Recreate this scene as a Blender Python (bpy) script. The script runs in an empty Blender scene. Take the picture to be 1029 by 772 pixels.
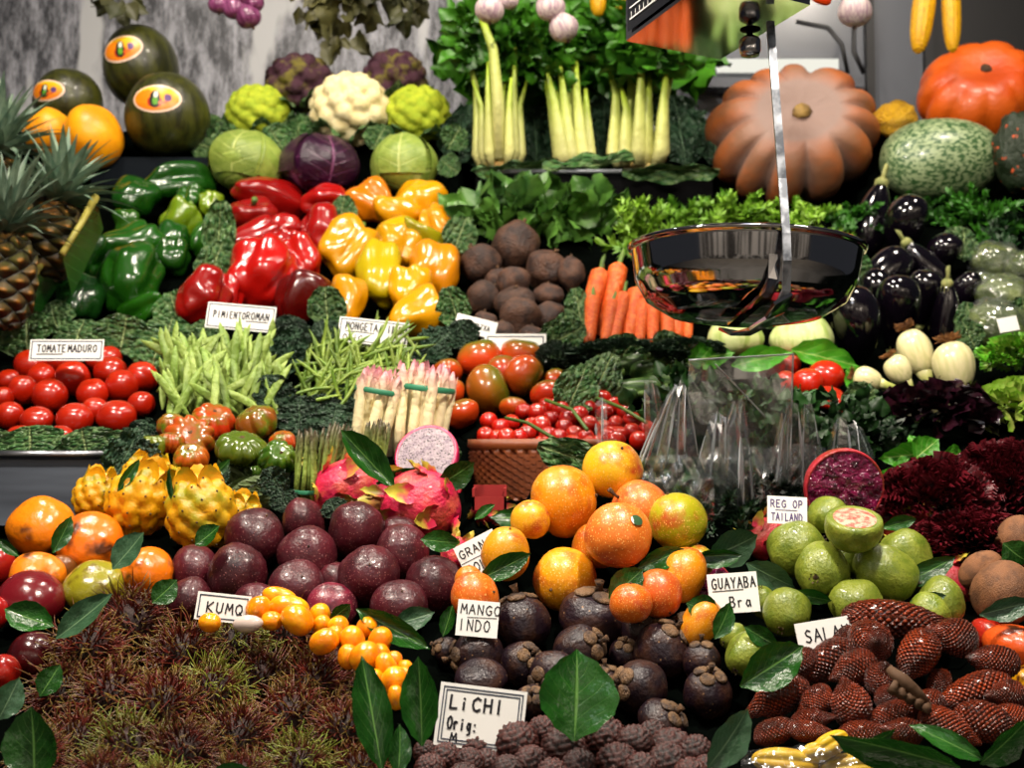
import bpy, math, random
from mathutils import Vector, Quaternion, Matrix, noise
R = random.Random(11)
PI = math.pi
# ---------------------------------------------------------------- camera frame (1029 x 772)
F, CX, CY = 1300.0, 514.5, 386.0
PITCH = math.radians(3.26)
CAM = Vector((0, 0, 1.25))
RIGHT = Vector((1, 0, 0))
FWD = Vector((0, math.cos(PITCH), math.sin(PITCH)))
UP = Vector((0, -math.sin(PITCH), math.cos(PITCH)))
def at(px, py, d):
    return CAM + RIGHT * ((px - CX) / F * d) - UP * ((py - CY) / F * d) + FWD * d
PROF = [(-50, 3.35), (60, 3.22), (110, 3.12), (150, 3.02), (200, 2.85), (250, 2.67), (300, 2.5), (350, 2.32),
        (400, 2.12), (450, 1.90), (500, 1.68), (550, 1.56), (600, 1.47), (700, 1.31), (800, 1.17), (1000, 1.02)]
def prof(py):
    if py <= PROF[0][0]: return PROF[0][1]
    for (a, da), (b, db) in zip(PROF, PROF[1:]):
        if py <= b: return da + (db - da) * (py - a) / (b - a)
    return PROF[-1][1]
# ---------------------------------------------------------------- materials
def lin(h):
    if not isinstance(h, str): return tuple(h)[:3] + (1.0,)
    h = h.lstrip('#')
    v = [int(h[i:i + 2], 16) / 255 for i in (0, 2, 4)]
    return tuple((c / 12.92 if c <= .04045 else ((c + .055) / 1.055) ** 2.4) for c in v) + (1.0,)
class NT:
    def __init__(s, name):
        s.m = bpy.data.materials.new(name); s.m.use_nodes = True
        s.t = s.m.node_tree; s.n = s.t.nodes; s.n.clear()
        s.out = s.n.new('ShaderNodeOutputMaterial')
    def new(s, typ, ins=None, **props):
        nd = s.n.new(typ)
        for k, v in props.items(): setattr(nd, k, v)
        for k, v in (ins or {}).items(): s.put(nd.inputs[k], v)
        return nd
    def put(s, sock, v):
        if isinstance(v, bpy.types.NodeSocket): s.t.links.new(v, sock)
        else: sock.default_value = v
    def math(s, op, a, b=0.0, c=0.0, clamp=False):
        nd = s.new('ShaderNodeMath', {0: a, 1: b, 2: c}, operation=op, use_clamp=clamp); return nd.outputs[0]
    def mix(s, fac, a, b, blend='MIX'):
        nd = s.new('ShaderNodeMix', data_type='RGBA', blend_type=blend)
        s.put(nd.inputs[0], fac); s.put(nd.inputs[6], a); s.put(nd.inputs[7], b); return nd.outputs[2]
    def ramp(s, v, lo, hi):
        nd = s.new('ShaderNodeMapRange', {0: v, 1: lo, 2: hi, 3: 0.0, 4: 1.0}); return nd.outputs[0]
    def noise(s, vec, sc, det=3.0, rough=.55):
        return s.new('ShaderNodeTexNoise', {'Vector': vec, 'Scale': sc, 'Detail': det, 'Roughness': rough}).outputs[0]
    def coords(s, stretch=None):
        tc = s.new('ShaderNodeTexCoord'); oi = s.new('ShaderNodeObjectInfo')
        off = s.math('MULTIPLY', oi.outputs['Random'], 37.0)
        v = s.new('ShaderNodeVectorMath', {0: tc.outputs['Object'], 1: off}, operation='ADD').outputs[0]
        if stretch:
            v = s.new('ShaderNodeVectorMath', {0: v, 1: stretch}, operation='MULTIPLY').outputs[0]
        s.tc, s.oi = tc, oi
        return v
    def bsdf(s, col, rough=.4, bump=None, bstr=.3, bdist=.02, coat=0.0, sss=0.0, metal=0.0, spec=.5, sheen=0.0, **kw):
        b = s.new('ShaderNodeBsdfPrincipled')
        s.put(b.inputs['Base Color'], col); s.put(b.inputs['Roughness'], rough)
        b.inputs['Metallic'].default_value = metal
        b.inputs['Specular IOR Level'].default_value = spec
        b.inputs['Coat Weight'].default_value = coat; b.inputs['Coat Roughness'].default_value = .12
        if sss:
            b.inputs['Subsurface Weight'].default_value = sss
            b.inputs['Subsurface Radius'].default_value = (.02, .01, .006); b.inputs['Subsurface Scale'].default_value = 0.4
        if bump is not None:
            bp = s.new('ShaderNodeBump', {'Strength': bstr, 'Distance': bdist, 'Height': bump})
            s.t.links.new(bp.outputs[0], b.inputs['Normal'])
        s.t.links.new(b.outputs[0], s.out.inputs[0]); s.b = b
        return s.m
def M(name, c1='#808080', c2=None, sc=2.0, lo=.42, hi=.62, spk=None, spk_sc=18, spk_r=.22, zc=None, z0=-1, z1=1, rc=None, r0=.9, r1=1.05,
      rough=.35, bump=0, bsc=12, coat=0, dim=1.0, tint=False, stretch=None, var=.12, metal=0, spec=.5, bdist=.02):
    s = NT(name); v = s.coords(stretch)
    c = s.oi.outputs['Color'] if tint else lin(c1)
    if c2: c = s.mix(s.ramp(s.noise(v, sc), lo, hi), c, lin(c2))
    if zc:
        z = s.new('ShaderNodeSeparateXYZ', {0: s.tc.outputs['Object']}).outputs[2]
        z = s.math('ADD', z, s.math('MULTIPLY', s.math('SUBTRACT', s.noise(v, 2.0), .5), .8))
        c = s.mix(s.ramp(z, z0, z1), c, lin(zc))
    if rc:
        ln = s.new('ShaderNodeVectorMath', {0: s.tc.outputs['Object']}, operation='LENGTH').outputs['Value']; c = s.mix(s.ramp(ln, r0, r1), c, lin(rc))
    if spk:
        vo = s.new('ShaderNodeTexVoronoi', {'Vector': v, 'Scale': spk_sc})
        c = s.mix(s.ramp(vo.outputs[0], spk_r, spk_r * .5), c, lin(spk))
    if var:
        k = s.math('MULTIPLY_ADD', s.oi.outputs['Random'], 2 * var * dim, (1 - var) * dim)
        c = s.mix(1.0, c, s.new('ShaderNodeCombineColor', {0: k, 1: k, 2: k}).outputs[0], 'MULTIPLY')
    b = s.noise(v, bsc, 4) if bump else None
    return s.bsdf(c, rough, b, bump, bdist, coat, metal=metal, spec=spec)
def leafmat(name, c1, vein, c2=None, rough=.4, veins=7.0, vw=.18, slant=1.1, bump=.5, crinkle=0, tint=False, back=None, trans=.12):
    """leaf with midrib and side veins from its own UV: u across -1..1, v along 0..1"""
    s = NT(name); vv = s.coords(); uv = s.new('ShaderNodeSeparateXYZ', {0: s.tc.outputs['UV']})
    u = s.math('ABSOLUTE', s.math('MULTIPLY_ADD', uv.outputs[0], 2.0, -1.0)); v = uv.outputs[1]
    mid = s.ramp(u, .06, .02)
    ph = s.math('FRACT', s.math('MULTIPLY', s.math('SUBTRACT', v, s.math('MULTIPLY', u, slant * .35)), veins))
    tri = s.math('ABSOLUTE', s.math('SUBTRACT', ph, .5))
    side = s.math('MULTIPLY', s.ramp(tri, vw * .5, 0.0), s.ramp(u, 1.0, .1))
    vn = s.math('MAXIMUM', mid, s.math('MULTIPLY', side, .7))
    c = s.oi.outputs['Color'] if tint else lin(c1)
    if c2: c = s.mix(s.ramp(s.noise(vv, 3.0), .4, .65), c, lin(c2))
    k = s.math('MULTIPLY_ADD', s.oi.outputs['Random'], .5, .75)
    c = s.mix(1.0, c, s.new('ShaderNodeCombineColor', {0: k, 1: k, 2: k}).outputs[0], 'MULTIPLY')
    c = s.mix(vn, c, lin(vein))
    if crinkle:
        vo = s.new('ShaderNodeTexVoronoi', {'Vector': vv, 'Scale': crinkle})
        h = s.math('MULTIPLY_ADD', vo.outputs[0], -.8, s.math('MULTIPLY', vn, -.8))
        c = s.mix(s.math('MULTIPLY', s.ramp(vo.outputs[0], .35, .75), .28), c, lin(vein))
    else: h = s.math('MULTIPLY_ADD', s.noise(vv, 8.0), .4, s.math('MULTIPLY', vn, -.6))
    m = s.bsdf(c, rough, h, bump, .02, spec=.45)
    if trans:
        tr = s.new('ShaderNodeBsdfTranslucent'); s.put(tr.inputs[0], c)
        mx = s.new('ShaderNodeMixShader', {0: trans, 1: s.b.outputs[0], 2: tr.outputs[0]})
        s.t.links.new(mx.outputs[0], s.out.inputs[0])
    return m
def scalemat(name, c1, c2, edge, nu=9, nv=12, rough=.35, coat=.2, bstr=.7, var=.25, dot=None):
    """overlapping scales in a diamond net, from UV"""
    s = NT(name); vv = s.coords(); uv = s.new('ShaderNodeSeparateXYZ', {0: s.tc.outputs['UV']})
    a = s.math('MULTIPLY', uv.outputs[0], nu * 2 * PI); b = s.math('MULTIPLY', uv.outputs[1], nv * 2 * PI)
    h = s.math('MULTIPLY', s.math('ABSOLUTE', s.math('SINE', s.math('MULTIPLY', s.math('ADD', a, b), .5))), s.math('ABSOLUTE', s.math('SINE', s.math('MULTIPLY', s.math('SUBTRACT', a, b), .5))))
    c = s.mix(s.ramp(s.noise(vv, 1.2), .4, .68), lin(c1), lin(c2)); c = s.mix(s.ramp(h, .3, .05), c, lin(edge))
    if dot: c = s.mix(s.ramp(h, .75, .95), c, lin(dot))
    k = s.math('MULTIPLY_ADD', s.oi.outputs['Random'], 2 * var, 1 - var)
    c = s.mix(1.0, c, s.new('ShaderNodeCombineColor', {0: k, 1: k, 2: k}).outputs[0], 'MULTIPLY')
    return s.bsdf(c, rough, h, bstr, .06, coat)
def gradmat(name, c1, c2, lo=.2, hi=.9, rough=.4, c3=None, noise_sc=0, bump=0):
    """colour runs along UV v (root to tip)"""
    s = NT(name); vv = s.coords(); v = s.new('ShaderNodeSeparateXYZ', {0: s.tc.outputs['UV']}).outputs[1]
    if noise_sc: v = s.math('ADD', v, s.math('MULTIPLY', s.math('SUBTRACT', s.noise(vv, noise_sc), .5), .9))
    c = s.mix(s.ramp(v, lo, hi), lin(c1), lin(c2))
    if c3: c = s.mix(s.ramp(s.noise(vv, 2.5), .45, .6), c, lin(c3))
    k = s.math('MULTIPLY_ADD', s.oi.outputs['Random'], .4, .8)
    c = s.mix(1.0, c, s.new('ShaderNodeCombineColor', {0: k, 1: k, 2: k}).outputs[0], 'MULTIPLY')
    return s.bsdf(c, rough, s.noise(vv, 14) if bump else None, bump)
def plasticmat(name, tintc='#e8eef2', lo=.05, hi=.5, rough=.2, haze=.05):
    s = NT(name); v = s.coords()
    fr = s.new('ShaderNodeLayerWeight', {0: .4})
    tr = s.new('ShaderNodeBsdfTransparent', {0: lin(tintc)})
    gl = s.new('ShaderNodeBsdfGlossy', {0: lin('#ffffff'), 'Roughness': rough})
    df = s.new('ShaderNodeBsdfDiffuse', {0: lin('#d8e0e8')})
    f = s.new('ShaderNodeMapRange', {0: fr.outputs['Facing'], 1: 0.0, 2: 1.0, 3: lo, 4: hi}).outputs[0]
    mx = s.new('ShaderNodeMixShader', {0: f, 1: tr.outputs[0], 2: gl.outputs[0]})
    cr = s.math('MULTIPLY', s.ramp(s.math('ABSOLUTE', s.math('SUBTRACT', s.noise(v, 5, 2), .5)), .012, .0), .12)  # thin white streaks in the diffuse colour stand in for highlights on folds
    m2 = s.new('ShaderNodeMixShader', {0: s.math('ADD', cr, haze), 1: mx.outputs[0], 2: df.outputs[0]})
    s.t.links.new(m2.outputs[0], s.out.inputs[0]); return s.m
# ---------------------------------------------------------------- mesh builders: (verts, faces, uvs)
COL = bpy.context.scene.collection
def mesh(name, g, mat, smooth=True):
    V, Fc, UV = (list(g) + [None])[:3]
    me = bpy.data.meshes.new(name); me.from_pydata([tuple(v) for v in V], [], Fc)
    if UV:
        ul = me.uv_layers.new(name='UVMap')
        for l in me.loops: ul.data[l.index].uv = UV[l.vertex_index]
    for m in (mat if isinstance(mat, (list, tuple)) else [mat]): me.materials.append(m)
    if smooth: me.polygons.foreach_set('use_smooth', [True] * len(me.polygons))
    me.validate(); me.update(); return me
def obj(name, g, mat, parent=None, smooth=True, loc=None, rot=None, scale=None):
    o = bpy.data.objects.new(name, g if isinstance(g, bpy.types.Mesh) else mesh(name, g, mat, smooth)); COL.objects.link(o)
    if parent: o.parent = parent
    if loc is not None: o.location = loc
    if rot is not None: o.rotation_mode = 'QUATERNION'; o.rotation_quaternion = rot
    if scale is not None: o.scale = scale if hasattr(scale, '__len__') else (scale,) * 3
    return o
def empty(name, loc=(0, 0, 0)):
    o = bpy.data.objects.new(name, None); COL.objects.link(o); o.location = loc; o.empty_display_size = .02; return o
def tag(o, label, cat, group=None, kind=None):
    o['label'] = label; o['category'] = cat
    if group: o['group'] = group
    if kind: o['kind'] = kind
    return o
def struct(name, g, mat, smooth=False):
    o = obj(name, g, mat, None, smooth); o['kind'] = 'structure'; return o
def copy_tree(o, parent=None):
    c = o.copy(); COL.objects.link(c); c.parent = parent
    for ch in list(o.children): copy_tree(ch, c)
    return c
def join(*gs):
    V, Fc, UV = [], [], []
    for g in gs:
        b = len(V); V += list(g[0]); Fc += [tuple(i + b for i in f) for f in g[1]]
        UV += list(g[2]) if len(g) > 2 and g[2] else [(0.5, 0.5)] * len(g[0])
    return V, Fc, UV
def xf(g, m):
    return ([m @ Vector(v) for v in g[0]],) + tuple(g[1:])
def ball(fn, nu=28, nv=18):
    V, Fc, UV = [fn(0.0, 0.0)], [], [(.5, 1)]
    for j in range(1, nv):
        for i in range(nu):
            V.append(fn(PI * j / nv, 2 * PI * i / nu)); UV.append((i / nu, 1 - j / nv))
    V.append(fn(PI, 0.0)); UV.append((.5, 0)); L = len(V) - 1
    for i in range(nu):
        k = (i + 1) % nu
        Fc.append((0, 1 + i, 1 + k)); Fc.append((L, L - nu + k, L - nu + i))
        for j in range(nv - 2):
            a, b = 1 + j * nu, 1 + (j + 1) * nu
            Fc.append((a + i, b + i, b + k, a + k))
    return V, Fc, UV
def nz(p, sc, seed): return noise.noise(Vector((p[0] * sc + seed * 7.3, p[1] * sc - seed * 3.1, p[2] * sc + seed * 1.7)))
def fruit(lobes=0, lamp=.1, lpow=2, top=0., bot=0., taper=0., nzz=.03, ns=1.6, seed=0, box=2.0, bend=0., tip=0., tipb=0., tw=.4, nu=28, nv=18,
          wr=0., wsc=6, extra=None):
    def fn(th, ph):
        s, c = math.sin(th), math.cos(th)
        if box != 2.0:
            q = (abs(s) ** box + abs(c) ** box) ** (-1 / box); s, c = s * q, c * q
        r = 1.0
        if lobes:
            gr = 1 - abs(math.sin(lobes * (ph + .25 * nz((math.cos(ph), math.sin(ph), 0), 1, seed)) / 2))
            r -= lamp * gr ** lpow * min(1, math.sin(th) * 1.6)
        r *= 1 + taper * c
        z = c - top * math.exp(-(th / tw) ** 2) + bot * math.exp(-((PI - th) / tw) ** 2)
        if tip: z += tip * max(c, 0) ** 8; r *= 1 - .35 * max(c, 0) ** 3
        if tipb: z -= tipb * max(-c, 0) ** 8; r *= 1 - .35 * max(-c, 0) ** 3
        p = Vector((s * r * math.cos(ph), s * r * math.sin(ph), z))
        k = 1 + nzz * 2 * nz(p, ns, seed)
        if wr: k += wr * (abs(nz(p, wsc, seed + 5)) - .2)
        if extra: k += extra(p, th, ph)
        p = p * k
        p.x += bend * (p.z * p.z - .4)
        return p
    return ball(fn, nu, nv)
def fib(n):
    g = PI * (3 - 5 ** .5); out = []
    for i in range(n):
        z = 1 - 2 * (i + .5) / n; r = math.sqrt(max(0, 1 - z * z)); out.append(Vector((r * math.cos(g * i), r * math.sin(g * i), z)))
    return out
def bumps(n, amp, w, pw=1.0, jit=0, seed=0):
    rr = random.Random(seed); pts = [(p + Vector((rr.uniform(-jit, jit), rr.uniform(-jit, jit), rr.uniform(-jit, jit)))).normalized() for p in fib(n)]
    from mathutils import kdtree
    kd = kdtree.KDTree(n)
    for i, p in enumerate(pts): kd.insert(p, i)
    kd.balance()
    def ex(p, th, ph):
        d = kd.find(p.normalized())[2]
        return amp * max(0.0, 1 - (d / w) ** 2) ** pw
    return ex
def tube(pts, rad, n=8, cap=True, flat=1.0):
    pts = [Vector(p) for p in pts]; V, Fc, UV = [], [], []
    N = len(pts); rad = [rad] * N if not hasattr(rad, '__len__') else rad
    prev = None
    for i, p in enumerate(pts):
        t = (pts[min(i + 1, N - 1)] - pts[max(i - 1, 0)]).normalized()
        if prev is None:
            a = Vector((0, 0, 1)) if abs(t.z) < .9 else Vector((1, 0, 0)); x = t.cross(a).normalized()
        else: x = (prev - t * prev.dot(t)).normalized()
        prev = x; y = t.cross(x)
        for k in range(n):
            an = 2 * PI * k / n; V.append(p + (x * math.cos(an) + y * math.sin(an) * flat) * rad[i]); UV.append((k / n, i / (N - 1)))
    for i in range(N - 1):
        for k in range(n):
            q = (k + 1) % n; Fc.append((i * n + k, i * n + q, (i + 1) * n + q, (i + 1) * n + k))
    if cap: Fc.append(tuple(range(n))[::-1]); Fc.append(tuple((N - 1) * n + k for k in range(n)))
    return V, Fc, UV
def grid(fn, nu, nv):
    V, Fc, UV = [], [], []
    for j in range(nv + 1):
        for i in range(nu + 1):
            V.append(fn(i / nu, j / nv)); UV.append((i / nu, j / nv))
    for j in range(nv):
        for i in range(nu):
            a = j * (nu + 1) + i; Fc.append((a, a + 1, a + nu + 2, a + nu + 1))
    return V, Fc, UV
def box(x0, x1, y0, y1, z0, z1):
    V = [(x, y, z) for z in (z0, z1) for y in (y0, y1) for x in (x0, x1)]
    return V, [(0, 2, 3, 1), (4, 5, 7, 6), (0, 1, 5, 4), (2, 6, 7, 3), (0, 4, 6, 2), (1, 3, 7, 5)], None
def lathe(pr, n=48, mod=None):
    V, Fc, UV = [], [], []
    for j, (r, z) in enumerate(pr):
        for i in range(n):
            a = 2 * PI * i / n; p = Vector((r * math.cos(a), r * math.sin(a), z)); V.append(mod(p, a, j) if mod else p); UV.append((i / n, j / len(pr)))
    for j in range(len(pr) - 1):
        for i in range(n):
            k = (i + 1) % n; Fc.append((j * n + i, j * n + k, (j + 1) * n + k, (j + 1) * n + i))
    return V, Fc, UV
def leaf(shape=(.02, .35, .5, .48, .38, .2, .0), bend=.15, cup=.12, wave=.0, wf=3, crk=0., csc=7, seed=0, nu=10, nv=16, twist=0., rag=0.):
    """blade along +Z (0..1), width along X, face towards -Y"""
    def sh(v):
        t = v * (len(shape) - 1); i = min(int(t), len(shape) - 2); f = t - i; f = f * f * (3 - 2 * f); return shape[i] + (shape[i + 1] - shape[i]) * f
    def fn(u, v):
        x = (u * 2 - 1); w = max(sh(v), .004)
        if rag: w *= 1 + rag * math.sin(v * 40 + seed) * abs(x)
        y = -cup * (x * x) * w * 2 + bend * (v * v) + wave * abs(x) * math.sin(v * wf * 2 * PI + seed + (1.5 if x > 0 else 0))
        p = Vector((x * w, y, v))
        if crk: p.y += crk * (nz(p, csc, seed) + .6 * abs(nz(p, csc * 2, seed + 3)))
        if twist: a = twist * v; p.x, p.y = p.x * math.cos(a) - p.y * math.sin(a), p.x * math.sin(a) + p.y * math.cos(a)
        return p
    return grid(fn, nu, nv)
def frill_dome(n, seed, ln=.5, ht=.22, amp=.05, freq=5, rx=1, rz=.8, inner=.75, half=True):
    """ruffled leaf edges standing on a dome"""
    rr = random.Random(seed); gs = []
    for k in range(n):
        th = math.acos(rr.uniform(-.1 if half else -1, 1)); ph = rr.uniform(0, 2 * PI)
        nrm = Vector((math.sin(th) * math.cos(ph), math.sin(th) * math.sin(ph), math.cos(th)))
        t = nrm.cross(Vector((rr.uniform(-1, 1), rr.uniform(-1, 1), rr.uniform(-1, 1)))).normalized(); b = nrm.cross(t)
        L = ln * rr.uniform(.7, 1.3); H = ht * rr.uniform(.7, 1.3); r0 = inner * rr.uniform(.85, 1.12); p0 = rr.uniform(0, 6); lean = rr.uniform(-.5, .5); cv = rr.uniform(-.4, .4)
        def fn(u, v):
            x = (u - .5) * L; am = amp * v ** 1.3
            p = nrm * (r0 + H * v - .25 * x * x) + t * (x * (1 + .25 * v)) + b * (am * math.sin(freq * u * 2 * PI + p0) + am * .5 * math.sin(freq * 2.3 * u * 2 * PI + p0) + lean * H * v + cv * (u - .5) ** 2 * L * 2)
            return Vector((p.x * rx, p.y * rx, p.z * rz))
        gs.append(grid(fn, int(freq * 5), 4))
    return join(*gs)
def foliage(n, rx, ry, rz, size, seed, shape=None, up=.5, droop=.2, nu=4, nv=6, stems=0, z0=None):
    """loose leaflets filling an ellipsoid"""
    rr = random.Random(seed); gs = []
    sh = shape or (.03, .3, .42, .34, .2, .0)
    protos = [leaf(sh, bend=rr.uniform(-.2, .3), cup=.3, wave=.08, wf=2, seed=i, nu=nu, nv=nv, rag=.25) for i in range(4)]
    for k in range(n):
        while True:
            p = Vector((rr.uniform(-1, 1), rr.uniform(-1, 1), rr.uniform(-1, 1)))
            if p.length < 1: break
        q = p.normalized() * .8 + Vector((rr.uniform(-1, 1), rr.uniform(-1, 1), rr.uniform(-1, 1) + up))
        m = Matrix.Translation((p.x * rx, p.y * ry, p.z * rz)) @ (q.to_track_quat('Z', 'Y') @ Quaternion((0, 0, 1), rr.uniform(0, 6.28))).to_matrix().to_4x4() @ Matrix.Scale(size * rr.uniform(.6, 1.3), 4)
        gs.append(xf(protos[k % 4], m))
    return join(*gs)
def fronds(n, L, seed, spread=.5, wisps=26, wl=.16, w=.012, base=(0, 0, 0), dirn=(0, 0, 1), droop=.3):
    """feathery fronds (dill, carrot and fennel tops)"""
    rr = random.Random(seed); gs = []; D = Vector(dirn).normalized()
    for k in range(n):
        d = (D + Vector((rr.uniform(-1, 1), rr.uniform(-1, 1), rr.uniform(-1, 1))) * spread).normalized(); l = L * rr.uniform(.6, 1.15)
        pts = [Vector(base) + d * (l * t) + Vector((0, 0, -droop * l * t * t)) for t in (0, .25, .5, .75, 1)]
        gs.append(tube(pts, [w, w * .8, w * .6, w * .4, w * .2], 4))
        for j in range(wisps):
            t = rr.uniform(.3, 1); p = Vector(base) + d * (l * t) + Vector((0, 0, -droop * l * t * t))
            q = (d * .6 + Vector((rr.uniform(-1, 1), rr.uniform(-1, 1), rr.uniform(-1, 1)))).normalized(); x = q.cross(d).normalized() * w * 1.1; e = p + q * wl * L * (1.2 - t * .6)
            m = (p + e) / 2
            gs.append(([p - x * .4, p + x * .4, m + x, e, m - x], [(0, 1, 2, 3, 4)], [(0, 0), (1, 0), (1, .5), (.5, 1), (0, .5)]))
    return join(*gs)
# ---------------------------------------------------------------- placing: every piece of produce is put where it stands
PEND, PILES = [], {}
DF = {'gran': lambda y: 1.36 + (610 - y) * .0014, 'guava': lambda y: 1.355 + (620 - y) * .0013, 'salak': lambda y: 1.17 + (740 - y) * .0011}
USED = set()
def inst(p):
    if p.name not in USED: USED.add(p.name); return p
    return copy_tree(p)
def pile(key, desc, cat, where, rows=1, group=None, same=False):
    PILES[key] = dict(desc=desc, cat=cat, where=where, rows=rows, group=group or desc, same=same)
def put(proto, px, py, w, l=None, ang=90, tilt=0, spin=None, dd=0.0, d=None, col=None, pile=None, desc=None, label=None, cat=None, group=None,
        solid=True, wy=None, rz=None, colpart=None):
    l = l or w
    if isinstance(proto, (list, tuple)): proto = proto[len(PEND) % len(proto)]
    dd0 = prof(py)
    if d is None and pile in DF: d = DF[pile](py) + dd
    if d is None: d = dd0 - .85 * (w + l) / 2 * dd0 / F + dd
    PEND.append(dict(proto=proto, px=px, py=py, w=w, l=l, ang=ang, tilt=tilt, spin=R.uniform(0, 360) if spin is None else spin, d=d, col=col, pile=pile, desc=desc,
                     label=label, cat=cat, group=group, solid=solid, wy=wy))
    return PEND[-1]
ORD = ['leftmost', 'second from left', 'third from left', 'fourth from left', 'fifth from left', 'sixth from left', 'seventh from left', 'eighth from left', 'ninth from left', 'tenth from left', 'eleventh from left', 'twelfth from left', 'thirteenth from left', 'fourteenth from left']
ROWN = {1: ['only'], 2: ['upper', 'lower'], 3: ['top', 'middle', 'bottom'], 4: ['top', 'second', 'third', 'bottom'], 5: ['top', 'second', 'third', 'fourth', 'bottom'], 6: ['top', 'second', 'third', 'fourth', 'fifth', 'bottom']}
def ordinals(items, rows):
    """row and place of each (px, py) in a pile -> phrase"""
    it = sorted(range(len(items)), key=lambda i: items[i][1])
    gaps = sorted(range(1, len(it)), key=lambda k: -(items[it[k]][1] - items[it[k - 1]][1]))[:rows - 1]
    n = len(it)
    cuts = sorted(gaps) if rows > 1 else []
    groups, a = [], 0
    for c in cuts + [n]: groups.append(it[a:c]); a = c
    if any(len(g) > 13 for g in groups):
        k = max(rows, math.ceil(n / 9)); k = min(k, 6); groups = [it[i * n // k:(i + 1) * n // k] for i in range(k)]
    out = {}; names = ROWN[len(groups)]
    for g, nm in zip(groups, names):
        g.sort(key=lambda i: items[i][0])
        for q, i in enumerate(g):
            pos = ORD[min(q, 13)] if q < len(g) - 1 or len(g) == 1 else 'rightmost'
            if len(g) == 1: out[i] = f'alone in {nm} row' if len(groups) > 1 else ''
            else: out[i] = f'{pos} in {nm} row' if len(groups) > 1 else pos
    return out
def settle():
    S = [p for p in PEND if p['solid']]
    for it in range(40):
        for p in S: p['r'] = (p['w'] + p['l']) / 2 * p['d'] / F * .93; p['c'] = at(p['px'], p['py'], p['d'])
        S.sort(key=lambda p: p['px'])
        mv = 0
        for i, a in enumerate(S):
            for b in S[i + 1:]:
                if b['px'] - a['px'] > 180: break
                if abs(b['py'] - a['py']) > 180: continue
                gap = (a['c'] - b['c']).length - (a['r'] + b['r'])
                if gap < -.001:
                    n, f = (a, b) if (a['d'] + a['py'] * -.0004) < (b['d'] + b['py'] * -.0004) else (b, a)
                    s = min(-gap * .35, .01); n['d'] -= s * .6; f['d'] += s * .6; mv += 1
        if not mv: break
    by = {}
    for p in PEND:
        if p['pile']: by.setdefault(p['pile'], []).append(p)
    for k, ps in by.items():
        P = PILES[k]; o = ordinals([(p['px'], p['py']) for p in ps], P['rows'])
        for i, p in enumerate(ps):
            base = p['desc'] or P['desc']
            p['cat'] = p['cat'] or P['cat']; p['group'] = P['group'] + ' ' + P['where'] if len(ps) > 1 else None
            if not p['label']:
                p['label'] = f"{base} {P['where']}" if P['same'] or not o[i] else f"{base}, {o[i]} {P['where']}"
    for p in PEND:
        o = inst(p['proto']); k = p['d'] / F; a, t = math.radians(p['ang']), math.radians(p['tilt'])
        ax = RIGHT * (math.cos(a) * math.cos(t)) + UP * (math.sin(a) * math.cos(t)) - FWD * math.sin(t)
        y = FWD - ax * FWD.dot(ax); y = (y if y.length > .15 else UP - ax * UP.dot(ax)).normalized()
        q = Matrix((y.cross(ax), y, ax)).transposed().to_quaternion() @ Quaternion((0, 0, 1), math.radians(p['spin']))
        o.location = at(p['px'], p['py'], p['d']); o.rotation_mode = 'QUATERNION'; o.rotation_quaternion = q
        o.scale = (p['w'] * k, (p['wy'] or p['w']) * k, p['l'] * k)
        if p['col']:
            c = lin(p['col']); o.color = c
            for ch in o.children:
                if ch.get('_t'): ch.color = c
        tag(o, p['label'], p['cat'], p['group'])
    for o in list(bpy.data.objects):
        if '_t' in o: del o['_t']
LEAVES = []
def blade(proto, bx, by, tx, ty, w, dd=-.05, roll=0, dt=None, d0=None, label=None, cat='leaf', group=None):
    """a leaf from base pixel to tip pixel; roll turns its face away from the viewer"""
    if isinstance(proto, (list, tuple)): proto = proto[len(LEAVES) % len(proto)]
    da = d0 if d0 is not None else min(prof(by), prof((by + ty) / 2)) + dd
    db = da + dt if dt is not None else da + (.25 * (by - ty) / F * da)
    a, b = at(bx, by, da), at(tx, ty, db); z = (b - a); L = z.length; z.normalize()
    y = (FWD - z * FWD.dot(z)).normalized(); y = Quaternion(z, math.radians(roll)) @ y; x = y.cross(z)
    o = inst(proto); o.rotation_mode = 'QUATERNION'; o.rotation_quaternion = Matrix((x, y, z)).transposed().to_quaternion()
    o.location = a; o.scale = (w * da / F, L * .8, L)
    LEAVES.append(o); tag(o, label, cat, group); return o
# ================================================================ materials of the produce
TINT = dict(tint=True)
m_waxy = M('glossy_skin', tint=True, rough=.22, coat=.35, c2=None, bump=.05, bsc=6)
m_tom = M('tomato_skin', tint=True, dim=.8, rough=.24, coat=.3, zc='#b8300c', z0=.5, z1=1.3, bump=.04, bsc=5)
m_kum = M('green_shoulder_tomato', tint=True, rough=.25, coat=.3, zc='#4c5a10', z0=-.1, z1=.9)
m_heir = M('ribbed_tomato_skin', tint=True, rough=.22, coat=.4, c2='#5a6a14', sc=1.1, lo=.5, hi=.66, zc='#3f5a10', z0=.5, z1=1.2)
m_pep = M('pepper_skin', tint=True, dim=.74, rough=.22, coat=.35, bump=.08, bsc=3, var=.16)
m_stem = M('green_stem', '#5c7a2a', '#2f4a14', rough=.5, bump=.3)
m_dry = M('dry_brown_stem', '#6a4a2c', '#2e1d10', sc=4, rough=.8, bump=.6)
m_passion = M('purple_rind', '#48121c', '#2a0e14', sc=1.3, lo=.4, hi=.7, spk='#8a5854', spk_sc=11, spk_r=.24, rough=.34, spec=.35, coat=.12, bump=.12, bsc=7, var=.2)
m_passr = M('pinkish_rind', '#7c1f34', '#481020', sc=1.5, spk='#c88a80', spk_sc=10, spk_r=.24, rough=.3, coat=.25, bump=.1)
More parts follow.
